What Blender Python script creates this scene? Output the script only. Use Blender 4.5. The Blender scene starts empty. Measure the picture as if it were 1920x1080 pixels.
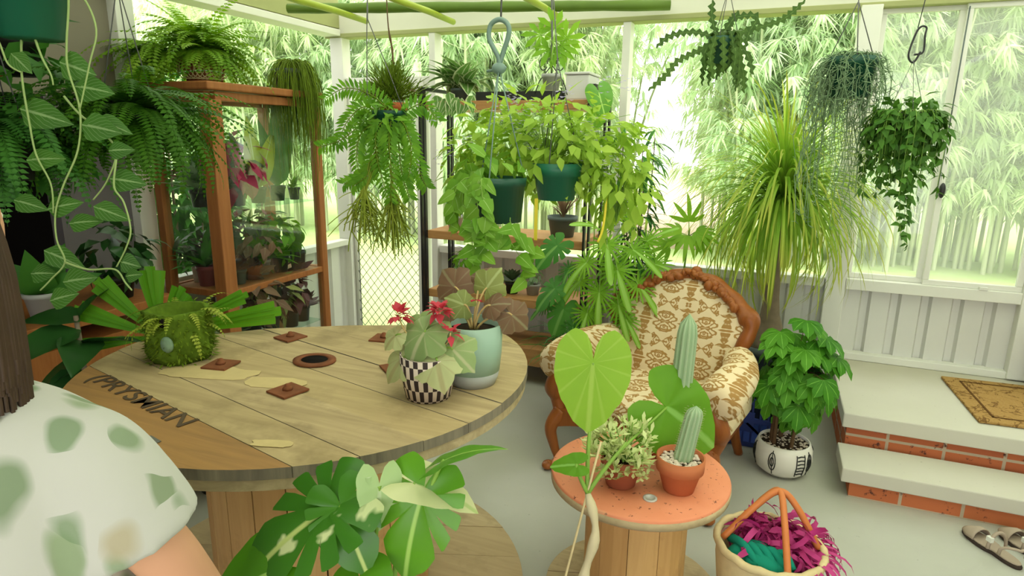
import bpy, math, random
from mathutils import Vector as V, Matrix

S = bpy.context.scene
COL = S.collection
PI = math.pi
rad = math.radians

# ------------------------------------------------------------------ camera
cam = bpy.data.cameras.new('camera')
cam.sensor_width = 36.0
cam.lens = 1184.0 / 1920.0 * 36.0
cam.clip_start = 0.02
cam_ob = bpy.data.objects.new('camera', cam)
COL.objects.link(cam_ob)
S.camera = cam_ob
_yaw, _pit, _roll = rad(22.3), rad(13.3), rad(0.8)
fwd = V((-math.sin(_yaw) * math.cos(_pit), math.cos(_yaw) * math.cos(_pit), -math.sin(_pit)))
rgt = V((math.cos(_yaw), math.sin(_yaw), 0))
dwn = fwd.cross(rgt)
r2 = rgt * math.cos(_roll) - dwn * math.sin(_roll)
d2 = dwn * math.cos(_roll) + rgt * math.sin(_roll)
m = Matrix.Identity(4)
for i in range(3):
    m[i][0] = r2[i]; m[i][1] = -d2[i]; m[i][2] = -fwd[i]
m.translation = V((0, 0, 1.58))
cam_ob.matrix_world = m

# ------------------------------------------------------------------ world, sun, exposure
W = bpy.data.worlds.new('sky'); S.world = W; W.use_nodes = True
bg = W.node_tree.nodes['Background']
bg.inputs['Color'].default_value = (1.0, 0.985, 0.955, 1)
bg.inputs['Strength'].default_value = 3.0
sun = bpy.data.lights.new('sun', 'SUN'); sun.energy = 3.4; sun.angle = rad(35); sun.color = (1, .96, .86)
sun_ob = bpy.data.objects.new('sun', sun); COL.objects.link(sun_ob)
sun_ob.rotation_euler = (rad(20), rad(22), 0)
S.view_settings.view_transform = 'Standard'
S.view_settings.look = 'None'
S.view_settings.gamma = 1
S.view_settings.use_curve_mapping = False
S.view_settings.exposure = 0.16
S.cycles.max_bounces = 7
S.cycles.diffuse_bounces = 4
S.cycles.glossy_bounces = 2
S.cycles.transmission_bounces = 4
S.cycles.transparent_max_bounces = 14
S.cycles.sample_clamp_indirect = 6
S.cycles.caustics_reflective = False
S.cycles.caustics_refractive = False

# ------------------------------------------------------------------ helpers
OFF = {}
def props(o, label=None, cat=None, group=None, kind=None):
    if label: o['label'] = label
    if cat: o['category'] = cat
    if group: o['group'] = group
    if kind: o['kind'] = kind
    return o

def thing(name, label, cat, loc, group=None):
    o = bpy.data.objects.new(name, None); COL.objects.link(o)
    o.empty_display_size = .05
    o.location = loc; OFF[o] = V(loc)
    return props(o, label, cat, group)

class MB:
    def __init__(s):
        s.v = []; s.f = []; s.u = []; s.m = []; s.t = []; s.sm = []
    def face(s, idx, uv=None, mi=0, t=.5, smooth=True):
        s.f.append(idx); s.m.append(mi); s.t.append(t); s.sm.append(smooth)
        s.u.extend(uv if uv else [(0.5, 0.5)] * len(idx))
    def build(s, name, mats, parent=None, loc=None, label=None, cat=None, group=None, kind=None, bevel=0, sub=0):
        if not isinstance(mats, (list, tuple)): mats = [mats]
        me = bpy.data.meshes.new(name)
        off = OFF[parent] if parent is not None else V(loc or (0, 0, 0))
        me.from_pydata([(a[0] - off.x, a[1] - off.y, a[2] - off.z) for a in s.v], [], s.f)
        uv = me.uv_layers.new(name='UVMap')
        uv.data.foreach_set('uv', [c for p in s.u for c in p])
        at = me.attributes.new('tint', 'FLOAT', 'FACE')
        at.data.foreach_set('value', s.t)
        me.polygons.foreach_set('material_index', s.m)
        me.polygons.foreach_set('use_smooth', s.sm)
        for k in mats: me.materials.append(k)
        me.update()
        o = bpy.data.objects.new(name, me); COL.objects.link(o)
        if parent is not None:
            o.parent = parent
        else:
            o.location = off
        OFF[o] = off
        if bevel:
            b = o.modifiers.new('bevel', 'BEVEL'); b.width = bevel; b.segments = 2; b.limit_method = 'ANGLE'; b.angle_limit = rad(40)
        if sub:
            b = o.modifiers.new('sub', 'SUBSURF'); b.levels = sub; b.render_levels = sub
        return props(o, label, cat, group, kind)

def box(mb, x0, y0, z0, x1, y1, z1, mi=0, t=.5, M=None):
    b = len(mb.v)
    P = [V((x, y, z)) for z in (z0, z1) for y in (y0, y1) for x in (x0, x1)]
    if M is not None: P = [M @ p for p in P]
    mb.v += [tuple(p) for p in P]
    for q in ((0, 2, 3, 1), (4, 5, 7, 6), (0, 1, 5, 4), (2, 6, 7, 3), (0, 4, 6, 2), (1, 3, 7, 5)):
        mb.face([b + i for i in q], [(0, 0), (1, 0), (1, 1), (0, 1)], mi, t, False)

def beam(mb, a, b_, w, h, mi=0, t=.5, up=(0, 0, 1)):
    a = V(a); b_ = V(b_); d = (b_ - a); L = d.length; d.normalize()
    s = d.cross(V(up)).normalized(); n = s.cross(d)
    M = Matrix(((d.x, s.x, n.x, a.x), (d.y, s.y, n.y, a.y), (d.z, s.z, n.z, a.z), (0, 0, 0, 1)))
    box(mb, 0, -w / 2, -h / 2, L, w / 2, h / 2, mi, t, M)

def tube(mb, pts, r0, r1=None, sides=6, mi=0, t=.5, cap=True, rf=None):
    if r1 is None: r1 = r0
    pts = [V(p) for p in pts]; n = len(pts); base = len(mb.v); ref = None
    for i, p in enumerate(pts):
        d = (pts[min(i + 1, n - 1)] - pts[max(i - 1, 0)])
        if d.length < 1e-9: d = V((0, 0, 1))
        d.normalize()
        if ref is None:
            ref = d.orthogonal().normalized()
        ref = (ref - d * ref.dot(d))
        if ref.length < 1e-6: ref = d.orthogonal()
        ref.normalize(); s = d.cross(ref)
        k = i / (n - 1); r = rf(k) if rf else r0 + (r1 - r0) * k
        for j in range(sides):
            a = 2 * PI * j / sides
            mb.v.append(tuple(p + ref * (r * math.cos(a)) + s * (r * math.sin(a))))
    for i in range(n - 1):
        for j in range(sides):
            k = (j + 1) % sides
            mb.face([base + i * sides + j, base + i * sides + k, base + (i + 1) * sides + k, base + (i + 1) * sides + j],
                    [(j / sides, i / n), ((j + 1) / sides, i / n), ((j + 1) / sides, (i + 1) / n), (j / sides, (i + 1) / n)], mi, t)
    if cap:
        mb.face([base + j for j in range(sides)][::-1], None, mi, t)
        mb.face([base + (n - 1) * sides + j for j in range(sides)], None, mi, t)

def lathe(mb, prof, c, segs=32, mi=0, t=.5, sx=1, sy=1, wob=None):
    """prof: list of (r, z), around the vertical axis through c"""
    c = V(c); base = len(mb.v); n = len(prof)
    for (r, z) in prof:
        for j in range(segs):
            a = 2 * PI * j / segs
            k = wob(a, z) if wob else 1
            mb.v.append((c.x + r * k * sx * math.cos(a), c.y + r * k * sy * math.sin(a), c.z + z))
    for i in range(n - 1):
        for j in range(segs):
            k = (j + 1) % segs
            mb.face([base + i * segs + j, base + i * segs + k, base + (i + 1) * segs + k, base + (i + 1) * segs + j],
                    [(j / segs, i / n), ((j + 1) / segs, i / n), ((j + 1) / segs, (i + 1) / n), (j / segs, (i + 1) / n)], mi, t)
    if prof[0][0] > 1e-4: mb.face([base + j for j in range(segs)][::-1], None, mi, t)
    if prof[-1][0] > 1e-4: mb.face([base + (n - 1) * segs + j for j in range(segs)], None, mi, t)

def blob(mb, c, rx, ry, rz, seg=14, ring=9, mi=0, t=.5, noise=0, rnd=None, M=None):
    base = len(mb.v); c = V(c)
    for i in range(ring + 1):
        th = PI * i / ring
        for j in range(seg):
            a = 2 * PI * j / seg
            k = 1 + (rnd.uniform(-noise, noise) if noise else 0)
            p = V((rx * k * math.sin(th) * math.cos(a), ry * k * math.sin(th) * math.sin(a), rz * k * math.cos(th)))
            if M is not None: p = M @ p
            mb.v.append(tuple(c + p))
    for i in range(ring):
        for j in range(seg):
            k = (j + 1) % seg
            mb.face([base + i * seg + j, base + (i + 1) * seg + j, base + (i + 1) * seg + k, base + i * seg + k],
                    [(j / seg, i / ring)] * 4, mi, t)

def prism(mb, poly, z0, z1, mi=0, t=.5, mside=None):
    """poly: list of (x, y), counter-clockwise"""
    b = len(mb.v); n = len(poly)
    mb.v += [(x, y, z0) for x, y in poly] + [(x, y, z1) for x, y in poly]
    mb.face(list(range(b, b + n))[::-1], None, mi, t, False)
    mb.face(list(range(b + n, b + 2 * n)), None, mi, t, False)
    for i in range(n):
        k = (i + 1) % n
        mb.face([b + i, b + k, b + n + k, b + n + i], None, mi if mside is None else mside, t, False)

def clip(poly, a, b, c):
    """keep a*x + b*y <= c"""
    out = []
    for i in range(len(poly)):
        p, q = poly[i], poly[(i + 1) % len(poly)]
        fp, fq = a * p[0] + b * p[1] - c, a * q[0] + b * q[1] - c
        if fp <= 0: out.append(p)
        if (fp < 0 < fq) or (fq < 0 < fp):
            k = fp / (fp - fq); out.append((p[0] + (q[0] - p[0]) * k, p[1] + (q[1] - p[1]) * k))
    return out

# leaves ------------------------------------------------------------
def p_lance(t): return math.sin(PI * min(1, t ** .75)) ** .8 if t > 0 else 0
def p_ovate(t): return max(0, math.sin(PI * t ** .55)) ** .9
def p_obov(t): return max(0, math.sin(PI * t ** 1.5)) ** .8
def p_strap(t): return min(1, t * 6) * min(1, (1 - t) * 3.5) ** .6
def p_grass(t): return (1 - t) ** .5 * min(1, t * 8 + .5)
def p_wedge(t): return .12 + .88 * t
def p_heart(t): return (1 - t) ** .62 * min(1, .35 + t * 3.2) * 1.15
def p_round(t): return math.sqrt(max(0, 1 - (2 * t - 1) ** 2))
def p_tri(t): return 1 - t

def blade(mb, p, d, n, L, w, prof=p_lance, droop=.5, fold=.2, seg=4, mi=0, t=.5):
    p = V(p); d = V(d).normalized(); n = V(n)
    s = d.cross(n)
    if s.length < 1e-5: s = d.orthogonal()
    s.normalize(); n = s.cross(d)
    base = len(mb.v); ca, sa = math.cos(droop / seg), math.sin(droop / seg); st = L / seg
    for i in range(seg + 1):
        k = i / seg; h = w / 2 * prof(k)
        l = p - s * h + n * (fold * h); r = p + s * h + n * (fold * h)
        mb.v.append((l.x, l.y, l.z)); mb.v.append((p.x, p.y, p.z)); mb.v.append((r.x, r.y, r.z))
        p = p + d * st
        d, n = d * ca - n * sa, n * ca + d * sa
    for i in range(seg):
        a = base + i * 3; k0, k1 = i / seg, (i + 1) / seg
        mb.face([a, a + 1, a + 4, a + 3], [(0, k0), (.5, k0), (.5, k1), (0, k1)], mi, t)
        mb.face([a + 1, a + 2, a + 5, a + 4], [(.5, k0), (1, k0), (1, k1), (.5, k1)], mi, t)
    return p

def kite(mb, p, d, n, L, w, mi=0, t=.5, at=.4, sag=.08):
    p = V(p); s = d.cross(n)
    if s.length < 1e-5: s = d.orthogonal()
    s.normalize()
    b = len(mb.v); q = p + d * (L * at); e = p + d * L - n * (L * sag * 2)
    l = q - s * (w / 2); r = q + s * (w / 2)
    mb.v += [(p.x, p.y, p.z), (l.x, l.y, l.z), (e.x, e.y, e.z), (r.x, r.y, r.z)]
    mb.face([b, b + 1, b + 2, b + 3], [(.5, 0), (0, at), (.5, 1), (1, at)], mi, t)

def frond(mb, p, d, n, L, W, pairs=18, droop=1.0, pw=.35, mi=0, t=.5, rr=.0015, rmi=None, seg2=False, shape=None, sag=.08):
    p = V(p); d = V(d).normalized(); n = V(n); s = d.cross(n)
    if s.length < 1e-5: s = d.orthogonal()
    s.normalize(); n = s.cross(d)
    ca, sa = math.cos(droop / pairs), math.sin(droop / pairs); st = L / pairs; pts = [p.copy()]
    for i in range(pairs):
        k = (i + .5) / pairs
        h = W / 2 * (shape(k) if shape else (1 - k) ** .6 * min(1, .45 + k * 4))
        for sg in (-1, 1):
            dd = (s * sg + d * .35 - n * .05).normalized()
            if seg2: blade(mb, p, dd, n, h, h * pw, p_lance, .5, .1, 2, mi, t)
            else: kite(mb, p, dd, n, h, max(st * .8, h * pw) if pw > 0 else st * .8, mi, t, .35, sag)
        p = p + d * st; d, n = d * ca - n * sa, n * ca + d * sa
        pts.append(p.copy())
    tube(mb, pts, rr, rr * .4, 3, mi if rmi is None else rmi, t, False)

def tab(pairs):
    def f(x):
        x = abs(x)
        for i in range(len(pairs) - 1):
            a, b = pairs[i], pairs[i + 1]
            if x <= b[0]:
                k = (x - a[0]) / (b[0] - a[0]); k = k * k * (3 - 2 * k) * .5 + k * .5
                return a[1] + (b[1] - a[1]) * k
        return pairs[-1][1]
    return f
R_HEART = tab([(0, 1), (12, .88), (30, .70), (55, .58), (90, .52), (120, .54), (148, .54), (162, .44), (172, .24), (180, .05)])
R_ROUND = tab([(0, 1), (20, .97), (60, .9), (100, .85), (140, .82), (165, .7), (174, .3), (180, .05)])
R_ARROW = tab([(0, 1), (10, .86), (28, .60), (55, .46), (90, .42), (125, .48), (150, .52), (163, .36), (172, .16), (180, .04)])
def lobed(base, cuts, depth, width):
    def f(x):
        r = base(x); a = abs(x)
        for c in cuts:
            r *= 1 - depth * math.exp(-((a - c) / width) ** 2)
        return r
    return f
R_MONST = lobed(R_HEART, (34, 60, 88, 116), .52, 2.6)
R_SELLO = lobed(R_HEART, (14, 30, 47, 65, 85, 107, 130, 152), .72, 6)
R_BEGO = lambda x: R_ROUND(x) * (1 + .05 * math.cos(rad(x) * 14)) * (1 + .10 * math.cos(rad(x) * 5))

def pleaf(mb, p, d, n, L, rf, fold=.15, cup=.2, ripple=0, nphi=36, rings=4, mi=0, t=.5, wid=1.0, rp=6):
    p = V(p); d = V(d).normalized(); n = V(n)
    s = d.cross(n)
    if s.length < 1e-5: s = d.orthogonal()
    s.normalize(); n = s.cross(d)
    base = len(mb.v); mb.v.append(tuple(p))
    for k in range(1, rings + 1):
        kk = k / rings
        for j in range(nphi + 1):
            a = -PI + 2 * PI * j / nphi
            r = rf(math.degrees(a)) * L * kk
            x = r * math.cos(a); y = r * math.sin(a) * wid
            z = fold * abs(y) - cup * (x * x + y * y) / L + ripple * L * kk * math.sin(rp * a)
            mb.v.append(tuple(p + d * x + s * y + n * z))
    for j in range(nphi):
        u0, u1 = j / nphi, (j + 1) / nphi
        mb.face([base, base + 1 + j, base + 2 + j], [(.5 * (u0 + u1), 0), (u0, 1 / rings), (u1, 1 / rings)], mi, t)
        for k in range(1, rings):
            a = base + 1 + (k - 1) * (nphi + 1) + j; b = a + nphi + 1
            mb.face([a, b, b + 1, a + 1], [(u0, k / rings), (u0, (k + 1) / rings), (u1, (k + 1) / rings), (u1, k / rings)], mi, t)

def arc(a, b, sag=0.1, n=8, side=(0, 0, 0)):
    a = V(a); b = V(b); side = V(side)
    return [a.lerp(b, i / n) + V((0, 0, sag)) * (4 * (i / n) * (1 - i / n)) + side * (4 * (i / n) * (1 - i / n)) for i in range(n + 1)]

def bez(p0, p1, p2, p3, n=12):
    p0, p1, p2, p3 = V(p0), V(p1), V(p2), V(p3); o = []
    for i in range(n + 1):
        k = i / n; j = 1 - k
        o.append(p0 * j ** 3 + p1 * (3 * j * j * k) + p2 * (3 * j * k * k) + p3 * k ** 3)
    return o

def dirv(az, el):
    return V((math.cos(el) * math.cos(az), math.cos(el) * math.sin(az), math.sin(el)))

def spline(pts, n=6):
    pts = [V(p) for p in pts]; o = []
    for i in range(len(pts) - 1):
        a = pts[max(i - 1, 0)]; b = pts[i]; c = pts[i + 1]; d = pts[min(i + 2, len(pts) - 1)]
        for k in range(n):
            t = k / n
            o.append(((b * 2) + (c - a) * t + (a * 2 - b * 5 + c * 4 - d) * t * t + (b * 3 - a - c * 3 + d) * t ** 3) * .5)
    o.append(pts[-1]); return o

# ------------------------------------------------------------------ materials
def newmat(name):
    m = bpy.data.materials.new(name); m.use_nodes = True
    nt = m.node_tree; nt.nodes.clear()
    return m, nt
def N(nt, kind, **kw):
    n = nt.nodes.new(kind)
    for k, v in kw.items():
        if k in n.inputs: n.inputs[k].default_value = v
        else: setattr(n, k, v)
    return n
def c4(c): return (c[0], c[1], c[2], 1)
def mixc(nt, f, a, b):
    n = nt.nodes.new('ShaderNodeMix'); n.data_type = 'RGBA'
    for i, x in ((0, f), (6, a), (7, b)):
        if isinstance(x, (int, float)): n.inputs[i].default_value = x
        elif isinstance(x, tuple): n.inputs[i].default_value = c4(x)
        else: nt.links.new(x, n.inputs[i])
    return n.outputs[2]
def math_(nt, op, a, b=0.0, c=None):
    n = nt.nodes.new('ShaderNodeMath'); n.operation = op
    for i, x in enumerate((a, b, c)):
        if x is None: continue
        if isinstance(x, (int, float)): n.inputs[i].default_value = x
        else: nt.links.new(x, n.inputs[i])
    return n.outputs[0]
def step_(nt, x, lo, hi):
    n = nt.nodes.new('ShaderNodeMapRange'); n.clamp = True
    nt.links.new(x, n.inputs[0]); n.inputs[1].default_value = lo; n.inputs[2].default_value = hi
    return n.outputs[0]
def coords(nt, scale=(1, 1, 1), rot=(0, 0, 0), kind='Object'):
    tc = N(nt, 'ShaderNodeTexCoord'); mp = N(nt, 'ShaderNodeMapping')
    mp.inputs['Scale'].default_value = scale; mp.inputs['Rotation'].default_value = rot
    nt.links.new(tc.outputs[kind], mp.inputs[0]); return mp.outputs[0]
def noise(nt, vec, scale=5, detail=3, rough=.5, dist=0.0):
    n = N(nt, 'ShaderNodeTexNoise'); n.inputs['Scale'].default_value = scale; n.inputs['Detail'].default_value = detail
    n.inputs['Roughness'].default_value = rough; n.inputs['Distortion'].default_value = dist
    nt.links.new(vec, n.inputs['Vector']); return n.outputs['Fac']
def finish(nt, col, rough=.6, spec=.3, bump=None, bstr=.2, bdist=.01, metal=0.0, rsock=None):
    b = N(nt, 'ShaderNodeBsdfPrincipled'); o = N(nt, 'ShaderNodeOutputMaterial')
    if isinstance(col, tuple): b.inputs['Base Color'].default_value = c4(col)
    else: nt.links.new(col, b.inputs['Base Color'])
    b.inputs['Roughness'].default_value = rough; b.inputs['Specular IOR Level'].default_value = spec
    b.inputs['Metallic'].default_value = metal
    if bump is not None:
        bm = N(nt, 'ShaderNodeBump'); bm.inputs['Strength'].default_value = bstr; bm.inputs['Distance'].default_value = bdist
        nt.links.new(bump, bm.inputs['Height']); nt.links.new(bm.outputs[0], b.inputs['Normal'])
    nt.links.new(b.outputs[0], o.inputs[0]); return b

def plain(name, c, rough=.6, spec=.3, var=.12, scale=8, metal=0.0):
    m, nt = newmat(name)
    f = noise(nt, coords(nt), scale, 3)
    col = mixc(nt, f, tuple(x * (1 - var) for x in c), tuple(min(1, x * (1 + var)) for x in c))
    finish(nt, col, rough, spec, f, .08, .004, metal); return m

def wood(name, a, b, axis='X', scale=1.0, rough=.6, tint=0.0, tcol=None):
    m, nt = newmat(name)
    sc = {'X': (1.2, 14, 14), 'Y': (14, 1.2, 14), 'Z': (14, 14, 1.2)}[axis]
    v = coords(nt, tuple(x * scale for x in sc))
    f = noise(nt, v, 3, 5, .6, .6); g = noise(nt, coords(nt), 2.5 * scale, 2)
    k = math_(nt, 'ADD', math_(nt, 'MULTIPLY', f, .75), math_(nt, 'MULTIPLY', g, .35))
    col = mixc(nt, step_(nt, k, .3, .8), a, b)
    if tcol is not None: col = mixc(nt, step_(nt, noise(nt, coords(nt), 6 * scale, 5, .65), .52, .75), col, tuple(x * .72 for x in a))
    if tcol is not None:
        at = N(nt, 'ShaderNodeAttribute', attribute_name='tint')
        col = mixc(nt, math_(nt, 'MULTIPLY', at.outputs['Fac'], tint), col, tcol)
    finish(nt, col, rough, .25, f, .25, .004); return m

def leaf(name, a, b, vein=None, vw=.05, trans=.3, rough=.5, spec=.2, edge=None, blotch=None, polar=False, tip=None, lat=0, yel=True):
    if yel: a, b = [(min(1, x[0] * 1.12), x[1] * .95, x[2] * .8) for x in (a, b)]
    m, nt = newmat(name)
    at = N(nt, 'ShaderNodeAttribute', attribute_name='tint')
    uv = N(nt, 'ShaderNodeUVMap'); sx = N(nt, 'ShaderNodeSeparateXYZ'); nt.links.new(uv.outputs[0], sx.inputs[0])
    off = math_(nt, 'ABSOLUTE', math_(nt, 'SUBTRACT', sx.outputs[0], .5))
    nz = noise(nt, coords(nt), 9, 2)
    col = mixc(nt, math_(nt, 'MULTIPLY', math_(nt, 'ADD', at.outputs['Fac'], nz), .5), a, b)
    if tip: col = mixc(nt, step_(nt, sx.outputs[1], .55, 1.0), col, tip)
    if blotch: col = mixc(nt, step_(nt, noise(nt, coords(nt), blotch[1], 3, .6, .4), blotch[2], blotch[2] + .05), col, blotch[0])
    if edge: col = mixc(nt, step_(nt, off, edge[1], edge[1] + .08), col, edge[0])
    if lat:
        ph = math_(nt, 'ADD', math_(nt, 'MULTIPLY', sx.outputs[1], lat), math_(nt, 'MULTIPLY', off, -lat * .9)) if not polar else math_(nt, 'MULTIPLY', sx.outputs[0], lat)
        fr = math_(nt, 'ABSOLUTE', math_(nt, 'SUBTRACT', math_(nt, 'FRACT', ph), .5))
        col = mixc(nt, math_(nt, 'MULTIPLY', step_(nt, fr, .10, .02), .55), col, vein or b)
    if vein:
        o2 = math_(nt, 'MULTIPLY', off, sx.outputs[1]) if polar else off
        col = mixc(nt, step_(nt, o2, vw, vw * .4), col, vein)
    bs = N(nt, 'ShaderNodeBsdfPrincipled'); nt.links.new(col, bs.inputs['Base Color'])
    bs.inputs['Roughness'].default_value = rough; bs.inputs['Specular IOR Level'].default_value = spec
    tr = N(nt, 'ShaderNodeBsdfTranslucent')
    hs = N(nt, 'ShaderNodeHueSaturation'); hs.inputs['Value'].default_value = 1.35; hs.inputs['Saturation'].default_value = 1.05
    nt.links.new(col, hs.inputs['Color']); nt.links.new(hs.outputs[0], tr.inputs[0])
    mx = N(nt, 'ShaderNodeMixShader'); mx.inputs[0].default_value = trans
    nt.links.new(bs.outputs[0], mx.inputs[1]); nt.links.new(tr.outputs[0], mx.inputs[2])
    o = N(nt, 'ShaderNodeOutputMaterial'); nt.links.new(mx.outputs[0], o.inputs[0]); return m

def thin_glass(name, film=.15, film_col=(.9, .95, .9), gloss=.06, tint=(1, 1, 1)):
    m, nt = newmat(name)
    t = N(nt, 'ShaderNodeBsdfTransparent'); t.inputs[0].default_value = c4(tint)
    d = N(nt, 'ShaderNodeBsdfDiffuse'); d.inputs[0].default_value = c4(film_col)
    tl = N(nt, 'ShaderNodeBsdfTranslucent'); tl.inputs[0].default_value = c4(film_col)
    md = N(nt, 'ShaderNodeMixShader'); md.inputs[0].default_value = .6
    nt.links.new(d.outputs[0], md.inputs[1]); nt.links.new(tl.outputs[0], md.inputs[2])
    m1 = N(nt, 'ShaderNodeMixShader')
    if film > 0:
        f = noise(nt, coords(nt), 1.8, 3); nt.links.new(math_(nt, 'MULTIPLY', f, film * 2), m1.inputs[0])
    else: m1.inputs[0].default_value = 0
    nt.links.new(t.outputs[0], m1.inputs[1]); nt.links.new(md.outputs[0], m1.inputs[2])
    g = N(nt, 'ShaderNodeBsdfGlossy'); g.inputs['Roughness'].default_value = .03
    m2 = N(nt, 'ShaderNodeMixShader'); m2.inputs[0].default_value = gloss
    nt.links.new(m1.outputs[0], m2.inputs[1]); nt.links.new(g.outputs[0], m2.inputs[2])
    o = N(nt, 'ShaderNodeOutputMaterial'); nt.links.new(m2.outputs[0], o.inputs[0]); return m

M = {}
M['white'] = plain('white_paint', (.72, .72, .66), .55, .3, .06, 5)
M['beam'] = plain('cream_beam', (.66, .66, .55), .6, .25, .1, 3)
M['corr'] = plain('corrugated_paint', (.66, .66, .62), .45, .35, .08, 4)
M['house'] = plain('mauve_grey_wall', (.16, .145, .15), .8, .1, .1, 3)
M['cream'] = plain('cream_board', (.24, .215, .16), .7, .2, .1, 3)
M['dark'] = plain('painted_darkness', (.012, .010, .009), .9, .05, .2, 3)  # near-black colour stands for the shade inside the doorway room and openings
M['eave'] = plain('eave_green', (.34, .36, .16), .7, .2, .12, 3)
M['black'] = plain('black_metal', (.015, .015, .016), .4, .4, .1)
M['chain'] = plain('chain_metal', (.10, .10, .10), .4, .5, .1)
M['rust'] = plain('rusty_iron', (.20, .07, .03), .8, .2, .4, 30)
M['terra'] = plain('terracotta', (.50, .16, .065), .8, .2, .15, 10)
M['terra2'] = plain('terracotta_dull', (.40, .13, .065), .85, .2, .2, 12)
M['soil'] = plain('potting_soil', (.035, .022, .014), .95, .1, .5, 60)
M['pgreen'] = plain('green_plastic', (.012, .13, .075), .4, .45, .08)
M['pdgreen'] = plain('dark_green_plastic', (.012, .075, .045), .4, .4, .08)
M['pblack'] = plain('black_plastic', (.018, .02, .018), .5, .35, .1)
M['pgrey'] = plain('grey_ceramic', (.36, .37, .35), .5, .3, .1)
M['pdgrey'] = plain('charcoal_ceramic', (.10, .13, .125), .6, .3, .1)
M['mintgreen'] = plain('green_pot_glaze', (.13, .30, .15), .35, .45, .08)
M['red'] = plain('red_pot', (.30, .05, .06), .5, .3, .1)
M['pink'] = plain('pink_petal', (.75, .33, .42), .6, .2, .2, 30)
M['magenta_leaf'] = leaf('magenta_leaf', (.22, .02, .05), (.50, .06, .14), None, trans=.3, yel=False)
M['redflower'] = leaf('red_bracts', (.42, .03, .05), (.75, .10, .14), None, trans=.3, yel=False)
M['lilac'] = leaf('lilac_petals', (.5, .42, .75), (.7, .62, .9), None, trans=.35, yel=False)
M['bark'] = plain('grey_bark', (.22, .17, .12), .85, .15, .3, 25)
M['stem'] = plain('green_stem', (.22, .38, .06), .5, .3, .15, 12)
M['vinestem'] = plain('vine_stem', (.30, .40, .15), .6, .2, .1)
M['paledry'] = plain('pale_dry_stem', (.55, .47, .30), .7, .2, .2, 20)
M['twig'] = plain('brown_twig', (.12, .07, .035), .8, .15, .3, 20)
M['cane'] = plain('cane_wicker', (.62, .50, .27), .6, .3, .2, 25)
M['leather'] = plain('tan_leather', (.55, .17, .045), .5, .35, .15, 12)
M['yellow'] = plain('yellow_tag', (.75, .62, .05), .5, .3, .05)
M['teal'] = plain('teal_cloth', (.008, .22, .145), .85, .15, .15, 10)
M['tealhook'] = plain('grey_green_hook', (.17, .26, .22), .5, .4, .1)
M['blue'] = plain('navy_plastic', (.02, .045, .22), .45, .4, .1)
M['sandal'] = plain('beige_suede', (.40, .32, .25), .8, .2, .12, 15)
M['sole'] = plain('dark_sole', (.05, .035, .028), .8, .2, .1)
M['skin'] = plain('skin', (.62, .32, .20), .55, .3, .06, 6)
M['hair'] = plain('brown_hair', (.055, .028, .016), .55, .35, .3, 20)
M['jean'] = plain('blue_denim', (.06, .08, .13), .85, .15, .15, 20)
M['moss'] = plain('moss_pot', (.10, .17, .015), .95, .1, .6, 40)
M['bamboopole'] = plain('green_bamboo_pole', (.34, .42, .035), .45, .35, .2, 5)
M['bamboodark'] = plain('dark_bamboo_pole', (.10, .17, .02), .5, .3, .3, 4)
M['culm'] = plain('bamboo_culm', (.46, .50, .32), .6, .3, .25, 2)
M['orchre'] = wood('orange_timber', (.26, .085, .02), (.42, .16, .045), 'Z', 1, .5)
M['cabwood'] = wood('cabinet_timber', (.28, .10, .03), (.43, .17, .055), 'Z', 1, .5)
M['shelf'] = wood('shelf_timber', (.30, .14, .045), (.52, .28, .11), 'X', 1, .55)
M['pine'] = wood('pine_staves', (.48, .275, .10), (.68, .43, .18), 'Z', .8, .6, .45, (.42, .21, .065))
M['drum'] = wood('weathered_planks', (.31, .225, .12), (.60, .46, .26), 'X', .8, .75, .45, (.46, .34, .15))
M['drumorange'] = wood('orange_plank', (.26, .145, .06), (.47, .25, .085), 'X', .8, .7)
M['drumrim'] = wood('grey_rim', (.10, .085, .065), (.34, .29, .21), 'Z', .6, .85)
M['drumlow'] = wood('pale_rim', (.36, .28, .16), (.62, .50, .30), 'X', .8, .75, .6, (.42, .30, .16))
M['carved'] = wood('carved_chair_wood', (.20, .055, .012), (.36, .12, .03), 'Z', .7, .35)
M['glass'] = thin_glass('cabinet_glass', .015, (.9, .95, .9), .05, (.93, .97, .94))
M['pane'] = thin_glass('hazy_window_pane', .17, (.74, .78, .76), .04, (.97, .98, .97))
M['shelfglass'] = thin_glass('shelf_glass', .06, (.6, .9, .8), .1, (.86, .96, .92))
M['ribbon'] = leaf('magenta_ribbon', (.34, .02, .13), (.56, .06, .25), None, trans=.15, yel=False)
M['pebble'] = plain('white_pebbles', (.68, .58, .48), .7, .25, .3, 60)
M['cactus'] = leaf('cactus_skin', (.20, .32, .16), (.42, .54, .34), None, trans=.05, lat=0, yel=False)

# orange painted stool top with worn dark flecks
m, nt = newmat('orange_painted_top'); v = coords(nt)
a = noise(nt, v, 7, 4); b = noise(nt, v, 38, 3, .7)
col = mixc(nt, a, (.62, .19, .085), (.80, .32, .18))
col = mixc(nt, step_(nt, b, .62, .66), col, (.22, .07, .04))
col = mixc(nt, step_(nt, noise(nt, v, 4, 3), .66, .74), col, (.66, .42, .24))
finish(nt, col, .6, .3, b, .1, .003); M['stooltop'] = m

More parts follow.
